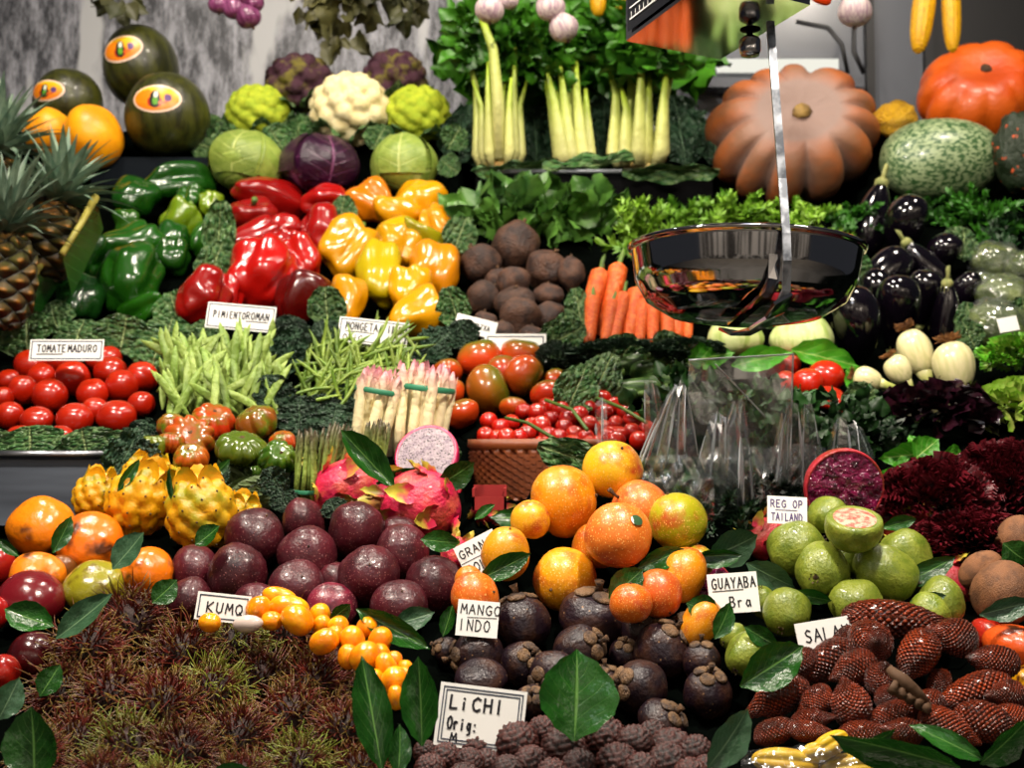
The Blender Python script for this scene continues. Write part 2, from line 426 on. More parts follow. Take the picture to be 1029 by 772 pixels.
m_gran = M('speckled_rind', tint=True, c2='#b4401a', sc=1.0, lo=.5, hi=.72, spk='#f0bc6a', spk_sc=12, spk_r=.3, rough=.33, coat=.2, bump=.1, bsc=14)
m_persim = M('orange_rind', tint=True, c2='#4a2208', sc=.9, lo=.54, hi=.66, rough=.25, coat=.3, bump=.1, bsc=4)
m_mangos = M('mangosteen_rind', '#1a0d16', '#3c241a', sc=1.6, lo=.45, hi=.68, spk='#8a6a4a', spk_sc=3, spk_r=.12, rough=.36, spec=.4, coat=.05, bump=.2, bsc=6, var=.2)
m_sepal = M('mangosteen_sepal', '#6e5234', '#3c2c22', sc=2, rough=.6, bump=.4)
m_ramb = M('rambutan_skin', '#2c0e08', '#1c1006', rough=.7)
m_hair = gradmat('rambutan_hair', '#420e07', '#8e8030', .42, 1.1, .45, c3='#601a0c')
m_hair2 = gradmat('green_rambutan_hair', '#4c160a', '#7c8e2c', .25, .95, .45)
m_kumq = M('kumquat_skin', '#ee8408', '#f6a40c', sc=1.2, rough=.2, coat=.5, bump=.1, bsc=16, var=.1)
m_lychee = M('lychee_skin', '#120605', '#240b07', sc=1.4, rc='#54221a', r0=.93, r1=1.1, rough=.5, bump=.3, bsc=14, var=.3)
m_salak = scalemat('snakeskin_rind', '#a63c10', '#5c2410', '#32120a', 17, 20, var=.35, bstr=.8)
m_guava = M('guava_skin', '#838e30', '#5c701c', sc=1.6, lo=.4, hi=.7, spk='#4c5f18', spk_sc=11, spk_r=.26, rough=.34, coat=.2, bump=.2, bsc=7, var=.18)
m_dragon = M('pink_pitaya_skin', '#c01c46', '#d8604c', sc=1.3, lo=.48, hi=.68, rough=.42, coat=.05, bump=.3, bsc=5)
m_bract = gradmat('pitaya_scale', '#c8244a', '#b8ac3c', .15, .6, .42, noise_sc=3)
m_dflesh = M('speckled_white_flesh', '#a89aa0', '#8c7c88', sc=5, spk='#0c0a0c', spk_sc=12, spk_r=.36, rough=.4, bump=.3)
m_redfl = M('magenta_flesh', '#7c0842', '#3c0420', sc=3, spk='#f0b8d4', spk_sc=11, spk_r=.2, rough=.15, coat=.8, bump=.6, bsc=6)
m_redpit = M('red_pitaya_skin', '#a82a2c', '#8a2018', '3', rough=.45, bump=.3) if False else M('red_pitaya_skin', '#b02434', '#8a3422', sc=1.6, rough=.4, bump=.25)
m_yel = M('yellow_pitahaya_skin', '#d89a08', '#9a9418', sc=1.0, lo=.48, hi=.66, rough=.4, bump=.15, var=.15)
m_nub = M('nub_tip', '#4c3410', rough=.7)
m_brown = M('brown_fuzzy_skin', '#7e5230', '#5c3a20', sc=2, rough=.7, bump=.3, bsc=20)
m_melon = M('dark_melon_rind', '#3a3c10', '#20220a', sc=2.6, rough=.35, coat=.15, stretch=(2.2, 2.2, .5), bump=.15)
m_ymelon = M('yellow_melon_rind', '#f0a00c', '#e08408', sc=1.0, rough=.4, bump=.08)
m_cab = leafmat('pale_cabbage_leaf', '#8a9e44', '#a4b060', '#748c34', rough=.45, veins=4, slant=.8, bump=.25, trans=0)
m_cabp = leafmat('purple_cabbage_leaf', '#33102c', '#6a3a5c', '#240c22', rough=.3, veins=5, slant=.8, bump=.3, trans=0)
m_caul = M('cauliflower_curd', '#d8c890', '#e4d8aa', sc=4, rough=.7, bump=.4, bsc=30)
m_rom = M('green_cauliflower_curd', '#8a9e0c', '#a4b01c', sc=4, rough=.7, bump=.4, bsc=30)
m_purp = M('purple_cauliflower_curd', '#3c1226', '#6c6414', sc=1.7, lo=.5, hi=.62, rough=.7, bump=.5, bsc=26)
m_pumpA = M('dusty_pumpkin_rind', '#a0582a', '#84583c', sc=1.6, rc='#80685e', r0=.98, r1=.84, lo=.42, hi=.6, rough=.55, bump=.15, bsc=5)
m_pumpB = M('orange_pumpkin_rind', '#c8560e', '#bc4406', sc=1.2, rough=.42, bump=.12, coat=.1)
m_squash = M('mottled_squash_rind', '#30522a', '#8c9c74', sc=15, lo=.44, hi=.56, rough=.4, coat=.15, stretch=(1, 1, .8))
m_gourd = M('yellow_warty_gourd', '#d0a008', '#b88804', sc=3, rough=.5, bump=.7, bsc=8)
m_dgourd = M('dark_green_gourd', '#14240f', '#c8501c', sc=4, lo=.63, hi=.68, rough=.5, bump=.5, bsc=7)
m_beet = M('earthy_beet_skin', '#4c2f1e', '#2a1812', sc=1.8, spk='#7a5a44', spk_sc=14, spk_r=.16, rough=.6, bump=.4, bsc=9, var=.22)
m_carrot = M('carrot_skin', '#cf4e10', '#e4702a', sc=2.0, rough=.4, stretch=(1, 1, 6), bump=.4, bsc=3)
m_egg = M('aubergine_skin', '#060409', '#0b060e', rough=.1, coat=.8, sc=1.2)
m_calyx = M('green_calyx', '#80884a', '#9a9a5c', rough=.6, bump=.3)
m_fenb = M('fennel_bulb_skin', '#c4cf90', '#a0b860', sc=1.2, rough=.4, stretch=(3, 3, .6), bump=.2, zc='#7ea048', z0=.6, z1=1.5)
m_onion = M('onion_skin', '#e0d6a4', '#cdc890', sc=1.1, rough=.3, coat=.2, stretch=(4, 4, .5), zc='#b0b860', z0=.6, z1=1.3)
m_root = M('brown_roots', '#8a5a28', '#5a3616', rough=.9)
m_celst = gradmat('celery_stalk', '#dcd890', '#94ac30', .1, .9, .4, bump=.2)
m_celbase = M('celery_base', '#b08a4c', '#d8cc8c', sc=4, rough=.7)
m_bean = M('flat_bean_pod', '#8aa04a', '#6f8c34', sc=2, rough=.5, bump=.4, bsc=6, var=.18)
m_fbean = M('fine_bean_pod', '#7c9234', '#56761e', sc=2, rough=.45, bump=.2, var=.25)
m_wasp = gradmat('white_asparagus_spear', '#f0e4b4', '#c07c88', .68, 1.0, .45, bump=.2)
m_gasp = gradmat('green_asparagus_spear', '#7f9440', '#544a3c', .5, 1.0, .5, bump=.2)
m_band = M('green_rubber_band', '#2f7a58', rough=.5)
m_arti = leafmat('artichoke_bract', '#66794c', '#8a9a6a', '#4c6038', rough=.5, veins=2, bump=.2, trans=0)
m_pine = scalemat('pineapple_rind', '#4a4814', '#6a4414', '#1c1c08', 7, 8, .55, .0, .8, .15, '#94641c')
m_crown = leafmat('pineapple_crown_leaf', '#4a6452', '#8a9c88', '#70846c', rough=.45, veins=1, bump=.1, trans=.05)
m_leaf = leafmat('laurel_leaf', '#1f4f16', '#5c8a40', '#143e10', rough=.24, veins=7, vw=.1, bump=.25, trans=.1)
m_leafg = leafmat('grey_green_leaf', '#3a5c40', '#6a8a64', '#2f5034', rough=.3, veins=8, vw=.1, bump=.25, trans=.08)
m_savoy = leafmat('savoy_leaf', '#2a5428', '#9cb274', '#38662f', rough=.42, veins=6, vw=.14, bump=1.0, crinkle=9, trans=.08)
m_kale = leafmat('dark_kale_leaf', '#1f4228', '#5c7c5c', '#15301e', rough=.5, veins=6, vw=.1, bump=1.0, crinkle=12, trans=.05)
m_herb = M('parsley_leaf', '#2f6a12', '#1c4a0c', sc=5, rough=.45, var=.1)
m_celleaf = M('celery_leaf', '#3f7a16', '#1f4f0c', sc=4, rough=.45)
m_cfrond = M('feathery_frond', '#7ca82a', '#467c14', sc=4, rough=.5)
m_dill = M('dark_dill', '#123a10', '#0a260c', sc=4, rough=.5)
m_lolr = gradmat('red_lettuce_frill', '#1c070a', '#62141f', .2, 1.0, .35, noise_sc=4)
m_oak = gradmat('purple_lettuce_leaf', '#2a1014', '#2c0c1c', .2, 1.0, .25, c3='#140810')
m_letg = gradmat('green_lettuce_frill', '#7a9a34', '#4f9a1c', .2, 1.0, .35, noise_sc=3)
m_letp = gradmat('pale_lettuce_leaf', '#b0c060', '#78a828', .2, 1.0, .35, noise_sc=3)
m_basil = leafmat('bright_green_leaf', '#4c9a24', '#a0c860', '#3a8a1c', rough=.35, veins=5, bump=.3, trans=.15)
m_card = M('white_card', '#e8e8e4', rough=.6, var=.03)
m_ink = M('black_ink', '#16141c', rough=.6, var=0)
m_ink2 = M('violet_ink', '#5c4a7c', rough=.6, var=0)
m_line = M('blue_border_ink', '#2a3448', rough=.6, var=0)
m_steel = M('polished_steel', '#b8b8bc', rough=.09, metal=1, var=0)
m_steelb = M('brushed_steel', '#8a8c92', '#70747c', sc=3, rough=.32, metal=1, stretch=(1, 12, 12), var=0)
m_blackm = M('black_painted_metal', '#060607', rough=.8, spec=.04, var=0)
m_wick = M('brown_wicker', '#7a3c16', '#4a200a', sc=8, rough=.5, bump=.3)
m_plast = plasticmat('clear_plastic', '#f0f3f5', .14, .8, .25, .012)
m_plast2 = plasticmat('cling_film', '#f2f4f0', .05, .5, .15, .02)
m_glint = plasticmat('painted_highlight', '#ffffff', .4, .9, .3, .4)  # bright diffuse white, painted highlights for the bag folds
# ================================================================ one of each kind, later copied
def T(o): o['_t'] = 1; return o
def whole(name, g, mat): return T(obj(name, g, mat))
def P2(name, body, bmat, *parts, bname='body'):
    """an empty with a tinted body and further parts (name, geometry, material)"""
    r = empty(name); T(obj(bname, body, bmat, r))
    for n, g, m in parts: obj(n, g, m, r)
    return r
def stemg(z0, z1, r0=.07, r1=.09, bx=.1): return tube([(0, 0, z0), (bx * .3, 0, (z0 + z1) / 2), (bx, 0, z1)], [r0, (r0 + r1) / 2 * .9, r1], 7)
def star(n, r0, r1, z, dz, w=.3):
    V, Fc = [(0, 0, z)], []
    for i in range(n * 2):
        a = PI * i / n; r = r1 if i % 2 == 0 else r0 * .5; V.append((r * math.cos(a), r * math.sin(a), z + (dz if i % 2 == 0 else 0)))
    for i in range(n * 2): Fc.append((0, 1 + i, 1 + (i + 1) % (n * 2)))
    return V, Fc, None
tomato = [whole('tomato', fruit(5, .03, 2, .12, .03, 0, .03, 1.2, s, nu=30, nv=20), m_tom) for s in (1, 2, 3)]
cherry = whole('cherry_tomato', fruit(0, 0, 2, .1, .02, 0, .02, 1.2, 4, nu=18, nv=12), m_tom)
kumato = [whole('beef_tomato', fruit(5, .05, 2, .12, .04, 0, .04, 1.2, s), m_kum) for s in (5, 6)]
heirloom = [P2('heirloom_tomato', fruit(l, .21, 1.7, .22, .08, 0, .05, 1.2, s, tw=.45, nu=56, nv=22), m_heir, ('stem', stemg(.62, .8, .06, .1), m_dry)) for l, s in ((9, 1), (7, 2), (10, 3))]
def pep(s, lobes=3, box=2.5, taper=.16, bend=.0, bot=.12):
    return P2('bell_pepper', fruit(lobes, .24, 1.6, .22, bot, taper, .14, 1.2, s, box=box, bend=bend, tw=.5, nu=40, nv=26), m_pep, ('stem', stemg(.72, 1.1, .12, .16, .15), m_stem))
pepper = [pep(1), pep(2, 4, 2.6, .1), pep(3, 3, 2.4, .22, .16), pep(4, 2, 2.3, .3, .2, .0)]
longpep = [pep(5, 3, 2.3, .28, .22, .0), pep(6, 2, 2.4, .2, -.2, .05)]
passion = [P2('passion_fruit', fruit(0, 0, 2, .03, .02, .05, .05, 1.0, s, wr=w, wsc=5, nu=32, nv=22), m, ('stem', stemg(.93, 1.02, .05, .03, .0), m_dry)) for s, w, m in ((1, .0, m_passion), (2, .07, m_passion), (3, .02, m_passion))]
passionr = P2('passion_fruit', fruit(0, 0, 2, .03, .02, .05, .05, 1.0, 7, nu=32, nv=22), m_passr, ('stem', stemg(.93, 1.0, .05, .03, 0), m_dry))
gran = [P2('granadilla', fruit(0, 0, 2, .03, .02, -.04, .03, 1.0, s, nu=32, nv=22), m_gran, ('stem', stemg(.94, 1.03, .06, .04, 0), m_dry)) for s in (1, 2, 3)]
granst = P2('granadilla', fruit(0, 0, 2, .04, .02, -.04, .03, 1.0, 4, nu=32, nv=22), m_gran, ('stem', tube([(0, 0, .93), (.02, 0, 1.15), (.08, 0, 1.4)], [.05, .05, .09], 8), m_dry))
gransk = P2('granadilla', fruit(0, 0, 2, .03, .02, -.04, .03, 1.0, 5, nu=32, nv=22), m_gran)
def patch(fnr, a0, a1, b0, b1, lift, n=14):
    """round-cornered sticker lying on a unit ball, centred on -Y"""
    def fn(u, v):
        x, y = u * 2 - 1, v * 2 - 1; k = math.sqrt(max(1 - y * y / 2, 0)); q = math.sqrt(max(1 - x * x / 2, 0))
        X, Y = x * k, y * q; la = (a0 + a1) / 2 + (a1 - a0) / 2 * X; lb = (b0 + b1) / 2 + (b1 - b0) / 2 * Y
        r = fnr(la, lb) + lift; return Vector((r * math.cos(lb) * math.sin(la), -r * math.cos(lb) * math.cos(la), r * math.sin(lb)))
    return grid(fn, n, n)
m_stk = M('fruit_sticker', '#e8ece8', '#3a5c3c', sc=1.6, lo=.5, hi=.52, rough=.35, var=0)
obj('sticker', patch(lambda a, b: 1.0, .3, .75, .35, .68, .03), m_stk, gransk)
persim = [whole('persimmon', fruit(0, 0, 2, .05, .02, 0, .05, 1.0, s, wr=.02, nu=32, nv=22), m_persim) for s in (1, 2)]
redfruit = whole('tamarillo', fruit(0, 0, 2, .04, .02, .04, .04, 1.0, 3, nu=32, nv=22), m_waxy)
def mangosteen(s):
    r = empty('mangosteen'); T(obj('rind', fruit(0, 0, 2, .06, .02, 0, .04, 1.2, s, nu=28, nv=20), m_mangos, r))
    sep = ball(lambda th, ph: Vector((.33 * math.sin(th) * math.cos(ph), .3 * math.sin(th) * math.sin(ph), .12 * math.cos(th) + .05 * nz((math.sin(th) * math.cos(ph), math.sin(ph), 0), 2, s))), 14, 8)
    for i in range(4):
        a = PI / 2 * i + s; o = obj('sepal', sep, m_sepal, r); o.rotation_mode = 'QUATERNION'
        n = Vector((.42 * math.cos(a), .42 * math.sin(a), .9)).normalized(); o.location = n * (.98 + .03 * (i % 2)); o.rotation_quaternion = n.to_track_quat('Z', 'Y')
    obj('stem', tube([(0, 0, .92), (.02, 0, 1.2), (.06, 0, 1.38)], [.1, .1, .15], 8), m_dry, r); return r
mang = [mangosteen(s) for s in (1, 2, 3)]
def rambutan(s, hm):
    rr = random.Random(s); r = empty('rambutan'); obj('skin', ball(lambda th, ph: Vector((.6 * math.sin(th) * math.cos(ph), .6 * math.sin(th) * math.sin(ph), .66 * math.cos(th))), 16, 12), m_ramb, r); gs = []
    for p in fib(620):
        n = (p + Vector((rr.uniform(-.2, .2), rr.uniform(-.2, .2), rr.uniform(-.2, .2)))).normalized(); sw = Vector((rr.uniform(-1, 1), rr.uniform(-1, 1), rr.uniform(-1, 1))) * .42
        b = n * .57; L = .46 * rr.uniform(.6, 1.25)
        gs.append(tube([b, b + n * L * .5 + sw * L * .25, b + n * L * .85 + sw * L * .9, b + n * L + sw * L * 1.7], [.024, .02, .015, .006], 3, False))
    obj('hair', join(*gs), hm, r); return r
ramb = [rambutan(1, m_hair), rambutan(2, m_hair), rambutan(4, m_hair), rambutan(3, m_hair2), rambutan(5, m_hair)]
kumq = whole('kumquat', fruit(0, 0, 2, .03, .02, 0, .03, 1, 2, nu=20, nv=14), m_kumq)
lychee = [whole('lychee', ball(lambda th, ph, ex=bumps(170, .17, .15, 1.0, .05, s): (lambda p: p * (.9 + ex(p, th, ph)))(Vector((math.sin(th) * math.cos(ph), math.sin(th) * math.sin(ph), math.cos(th)))), 56, 36), m_lychee) for s in (1, 2)]
def salakex(p, th, ph): return .05 * (abs(math.sin(7 * ph / 1 + 11 * th)) * abs(math.sin(7 * ph - 11 * th)) - .4) * min(1, math.sin(th) * 2)
salak = [whole('salak', fruit(0, 0, 2, 0, .02, -.08, .05, 1.1, s, tip=.35, nu=72, nv=44, extra=salakex), m_salak) for s in (1, 2)]
m_gcal = M('dark_guava_calyx', '#2c1c10', '#54401c', rough=.8)
def crownlet(n, r, z, h):
    gs = []
    for i in range(n):
        a = 2 * PI * i / n; c, s = math.cos(a), math.sin(a)
        gs.append(([(r * c - s * .07, r * s + c * .07, z), (r * c + s * .07, r * s - c * .07, z), (r * 1.5 * c, r * 1.5 * s, z + h)], [(0, 1, 2)], None))
    gs.append(ball(lambda th, ph: Vector((r * math.sin(th) * math.cos(ph), r * math.sin(th) * math.sin(ph), z - .02 + .07 * math.cos(th))), 10, 6)); return join(*gs)
guava = [P2('guava', fruit(0, 0, 2, .04, .03, .0, .06, 1.1, s, wr=.02, wsc=4, nu=36, nv=24), m_guava, ('calyx', crownlet(6, .14, .93, .14), m_gcal)) for s in (1, 2, 3)]
def dragon(s, n=18, sk=None):
    rr = random.Random(s); r = empty('dragon_fruit'); T(obj('skin', fruit(0, 0, 2, .05, .03, 0, .05, 1.2, s), sk or m_dragon, r))
    for i, p in enumerate(fib(n)):
        if p.z < -.92: continue
        g = leaf((.4, .5, .42, .26, .0), bend=-.45, cup=.25, wave=.06, seed=i, nu=7, nv=9)
        o = obj('scale', g, m_bract, r); o.rotation_mode = 'QUATERNION'; up = Vector((0, 0, 1)); z = (up - p * up.dot(p) + p * .55).normalized(); y = (-p + z * p.dot(z)).normalized()
        x = y.cross(z); o.rotation_quaternion = Matrix((x, y, z)).transposed().to_quaternion(); o.location = p * .97 - z * .1; k = rr.uniform(.62, .95); o.scale = (k * .85, k * .7, k)
    return r
drag = [dragon(1), dragon(2)]
def halffruit(name, rindmat, fleshmat, rim=.09, cut=.15, flesh_bump=0, seed=3):
    """fruit cut across: rounded rind below, flat flesh disc facing +Z"""
    r = empty(name); gr = []
    for j in range(13):
        th = PI - (PI - math.acos(cut)) * j / 12; gr.append((max(math.sin(th), .001), math.cos(th)))
    rr_ = math.sin(math.acos(cut)); gr += [(rr_ - rim * .5, cut + .015), (rr_ - rim, cut)]
    T(obj('rind', lathe(gr, 40), rindmat, r))
    obj('flesh', lathe([(rr_ - rim, cut), (rr_ * .6, cut + .04), (rr_ * .3, cut + .06), (.001, cut + .06)], 40, lambda p, a, j: p + Vector((0, 0, flesh_bump * nz(p, 5, seed)))), fleshmat, r); return r
m_rim = M('magenta_rind', '#b4104c', '#d0406a', sc=2, rough=.35)
m_gflesh = M('pink_guava_flesh', '#e0b49c', '#c45a4c', sc=4.5, lo=.42, hi=.6, rough=.35, bump=.3, spk='#f0d8b0', spk_sc=9, spk_r=.2)
cutdrag = halffruit('halved_dragon_fruit', m_rim, m_dflesh)
cutgua = halffruit('halved_guava', m_guava, m_gflesh, rim=.2, cut=.35)
cutred = halffruit('halved_red_pitaya', m_redpit, m_redfl, rim=.06, cut=.1, flesh_bump=.1)
redp = dragon(5, 13, m_redpit); redp.name = 'red_pitaya'
def pita(s):
    r = empty('yellow_pitahaya'); n = 52; ex = bumps(n, .17, .3, .75, .05, s)
    g = ball(lambda th, ph: (lambda p: p * (.86 + ex(p, th, ph)))(Vector((math.sin(th) * math.cos(ph), math.sin(th) * math.sin(ph), math.cos(th) * 1.0))), 60, 40)
    T(obj('skin', g, m_yel, r)); rr = random.Random(s)
    pts = [(p + Vector((rr.uniform(-.05, .05), rr.uniform(-.05, .05), rr.uniform(-.05, .05)))).normalized() for p in fib(n)]
    gs = [xf(ball(lambda th, ph: Vector((.035 * math.sin(th) * math.cos(ph), .035 * math.sin(th) * math.sin(ph), .03 * math.cos(th))), 6, 4), Matrix.Translation(p * 1.03)) for p in pts]
    obj('areole', join(*gs), m_nub, r)['kind'] = 'stuff'
    for i in range(5):
        a = i * 1.256; g = leaf((.42, .46, .4, .28, .1), bend=-.5, cup=.3, nu=7, nv=9); o = obj('bract', g, m_yel, r); o.rotation_mode = 'QUATERNION'
        p = Vector((.5 * math.cos(a), .5 * math.sin(a), .72)); z = Vector((-.62 * math.cos(a), -.62 * math.sin(a), 1)).normalized(); y = -Vector((math.cos(a), math.sin(a), .2)).normalized(); y = (y - z * y.dot(z)).normalized()
        o.rotation_quaternion = Matrix((y.cross(z), y, z)).transposed().to_quaternion(); o.location = p - Vector((0, 0, .12)); o.scale = (.95, .6, .5)
    return r
pitah = [pita(1), pita(2)]
brownf = whole('sapodilla', fruit(0, 0, 2, .02, .02, .04, .05, 1, 2), m_brown)
mango = whole('mango', fruit(0, 0, 2, .02, .0, .06, .04, .9, 4), m_persim)
def stickered(name, s, mat):
    r = empty(name); f = fruit(0, 0, 2, .04, .02, -.05, .02, 1, s, nu=36, nv=24); T(obj('rind', f, mat, r))
    se = obj('sticker_edge', patch(lambda a, b: 1.0, -.62, .62, -.02, .64, .012), M('sticker_pale_edge', '#e8c8b0', var=0), r)
    t = NT('oval_sticker'); uv = t.new('ShaderNodeTexCoord').outputs['UV']; xy = t.new('ShaderNodeSeparateXYZ', {0: uv}); x, y = xy.outputs[0], xy.outputs[1]
    def blob(cx, cy, rx, ry):
        a = t.math('DIVIDE', t.math('SUBTRACT', x, cx), rx); b = t.math('DIVIDE', t.math('SUBTRACT', y, cy), ry)
        return t.ramp(t.math('ADD', t.math('POWER', t.math('ABSOLUTE', a), 3.0), t.math('POWER', t.math('ABSOLUTE', b), 3.0)), 1.1, .9)
    c = t.mix(t.ramp(y, .2, .95), lin('#e07c10'), lin('#f0b818')); c = t.mix(blob(.2, .62, .2, .26), c, lin('#e88010'))
    c = t.mix(blob(.76, .5, .075, .16), c, lin('#5a3a70')); c = t.mix(blob(.48, .32, .16, .2), c, lin('#a8281c')); c = t.mix(blob(.48, .46, .11, .36), c, lin('#20201a')); c = t.mix(blob(.5, .64, .05, .13), c, lin('#d8dcc8')); c = t.mix(blob(.49, .36, .06, .14), c, lin('#5c9a2c')); c = t.mix(blob(.66, .3, .1, .06), c, lin('#c85a14'))
    obj('sticker', patch(lambda a, b: 1.0, -.56, .56, .03, .59, .02), t.bsdf(c, .35), se); return r
melon = stickered('dark_green_melon', 1, m_melon)
ymelon = whole('yellow_melon', fruit(0, 0, 2, .03, .02, 0, .03, 1, 2), m_ymelon)
def wrap_leaf(la0, la1, b0, b1, lift, seed):
    def fn(u, v):
        la = la0 + (la1 - la0) * u; lb = b0 + (b1 - b0) * v; e = max(abs(u * 2 - 1), abs(v * 2 - 1)); r = 1.0 + lift + .03 * math.sin(7 * u + seed) * e + .06 * max(0, e - .7) * 3
        return Vector((r * math.cos(lb) * math.sin(la), -r * math.cos(lb) * math.cos(la), r * math.sin(lb)))
    return grid(fn, 12, 12)
def cabbage(s, mat):
    r = empty('cabbage'); T(obj('heart', fruit(0, 0, 2, .04, .02, 0, .05, 1.2, s), mat, r))
    for i in range(4): obj('outer_leaf', wrap_leaf(-1.2 + i * 1.5, .4 + i * 1.5, -.7 + .1 * i, 1.15, .02 + .012 * i, i + s), mat, r)
    return r
cab, cabp = cabbage(1, m_cab), cabbage(2, m_cabp)
def cauli(s, mat, nb=55):
    r = empty('cauliflower'); e1 = bumps(nb, .24, .3, .6, .08, s); e2 = bumps(700, .07, .09, 1, .02, s + 1)
    def fn(th, ph):
        p = Vector((math.sin(th) * math.cos(ph), math.sin(th) * math.sin(ph), math.cos(th))); return p * (.82 + e1(p, th, ph) + e2(p, th, ph))
    T(obj('curd', ball(fn, 72, 48), mat, r)); rr = random.Random(s)
    for i in range(6):
        a = i * 1.05 + s; g = leaf((.2, .4, .5, .45, .3, .0), bend=-.1, cup=-.25, wave=.06, crk=.03, seed=i); o = obj('leaf', g, m_savoy, r); o.rotation_mode = 'QUATERNION'
        z = Vector((math.cos(a), math.sin(a), .5 + .4 * rr.random())).normalized(); y = -(Vector((0, 0, 1)) - z * z.z).normalized(); y = -y if y.z < 0 else y
        y = (Vector((-math.cos(a), -math.sin(a), .8))); y = -(y - z * y.dot(z)).normalized()
        o.rotation_quaternion = Matrix((y.cross(z), y, z)).transposed().to_quaternion(); o.location = (.55 * math.cos(a), .55 * math.sin(a), -.7); o.scale = (1.0, 1.1, 1.05)
    return r
caul, rom, purp = cauli(1, m_caul), cauli(2, m_rom, 70), cauli(3, m_purp, 44)
pumpA = P2('pumpkin', fruit(12, .19, 1.5, .35, .1, 0, .03, 1, 1, tw=.55, nu=120, nv=30), m_pumpA, ('stem', stemg(.58, .72, .09, .11, .05), M('pale_stem', '#9a7c40', '#6c5428', sc=5, rough=.7, bump=.4)))
pumpB = P2('pumpkin', fruit(10, .1, 1.6, .3, .1, 0, .03, 1, 2, tw=.5, nu=100, nv=30), m_pumpB, ('stem', stemg(.6, .74, .08, .1, .05), m_dry))
squash = whole('mottled_squash', fruit(0, 0, 2, .03, .02, 0, .03, 1, 3, box=2.3, nu=36, nv=24), m_squash)
gourd = whole('warty_gourd', fruit(8, .12, 1.5, .1, .05, 0, .1, 2.5, 3), m_gourd)
dgourd = whole('dark_gourd', fruit(8, .1, 1.5, .1, .05, 0, .1, 2.5, 5), m_dgourd)
beet = [P2('beetroot', fruit(0, 0, 2, .03, 0, 0, .07, 1.4, s, tipb=.35), m_beet, ('stem', join(stemg(.9, 1.15, .1, .07, .06), stemg(.88, 1.1, .08, .05, -.1)), m_dry), bname='root') for s in (1, 2, 3)]
def carrotg(s):
    pr = [(.001, -1.12), (.12, -1.04), (.45, -.95), (.7, -.8), (.84, -.3), (.95, .3), (1, .75), (.95, .92), (.6, 1.0), (.001, .97)]
    pr = [(r * (1 + .04 * math.sin(9 * z + s)), z) for r, z in pr]; rr = []
    for (a, b), (c, d) in zip(pr, pr[1:]):
        for t in range(4): rr.append((a + (c - a) * t / 4, b + (d - b) * t / 4))
    return lathe(rr + [pr[-1]], 18, lambda p, a, j: p * (1 + .03 * math.sin(j * 2.1 + s)) if j % 2 else p + Vector((.12 * math.sin(p.z * 2 + s), 0, 0)) * .1)
carrot = [P2('carrot', carrotg(s), m_carrot, ('stem', tube([(0, 0, .95), (.1, 0, 1.15), (.2, .1, 1.35)], [.3, .22, .2], 6), m_stem), bname='root') for s in (1, 2)]
def egg(s, bend):
    f = fruit(0, 0, 2, .03, .02, -.32, .03, .9, s, bend=bend); r = empty('aubergine'); T(obj('fruit_body', f, m_egg, r))
    off = bend * .5
    cal = join(*[xf(leaf((.22, .26, .18, .0), bend=.2, cup=.3, nu=5, nv=6), Matrix.Translation((off, 0, 1.02)) @ Matrix.Rotation(i * 1.256, 4, 'Z') @ Matrix.Translation((0, .12, 0)) @ Matrix.Rotation(-2.4, 4, 'X') @ Matrix.Scale(.62, 4)) for i in range(5)])
    obj('calyx', join(cal, ball(lambda th, ph: Vector((off + .4 * math.sin(th) * math.cos(ph), .4 * math.sin(th) * math.sin(ph), .93 + .14 * math.cos(th))), 12, 8)), m_calyx, r)
    obj('stem', tube([(off, 0, 1.0), (off, 0, 1.2), (off + .1, 0, 1.35)], [.16, .13, .16], 7), m_calyx, r); return r
aub = [egg(1, 0), egg(2, .35), egg(3, -.3)]
def fennel():
    r = empty('fennel_bulb'); T(obj('bulb', fruit(5, .1, 1.5, 0, .05, -.14, .04, 1, 2, nu=40), m_fenb, r))
    for i, (x, y, h) in enumerate(((-.45, 0, 1.9), (.5, .1, 2.0), (.0, .3, 2.2), (.1, -.2, 1.7))): obj('stalk', tube([(x * .5, y * .5, .6), (x, y, 1.1), (x * 1.5, y * 1.5, h)], [.3, .2, .15], 9), m_fenb, r)
    return r
fen = fennel()
def onion(s):
    rr = random.Random(s); r = empty('spring_onion'); T(obj('bulb', fruit(0, 0, 2, .0, .04, -.12, .03, 1, s), m_onion, r))
    gs = [tube([(0, 0, -.92), (rr.uniform(-.3, .3), rr.uniform(-.3, .3), -1.1), (rr.uniform(-.6, .6), rr.uniform(-.6, .6), -1.25 + rr.uniform(-.1, .2))], [.045, .035, .02], 3, False) for _ in range(130)]
    obj('roots', join(*gs), m_root, r); obj('stalk', tube([(0, 0, .7), (0, 0, 1.2), (.1, 0, 1.8)], [.55, .36, .3], 12), m_onion, r); return r
oni = [onion(1), onion(2)]
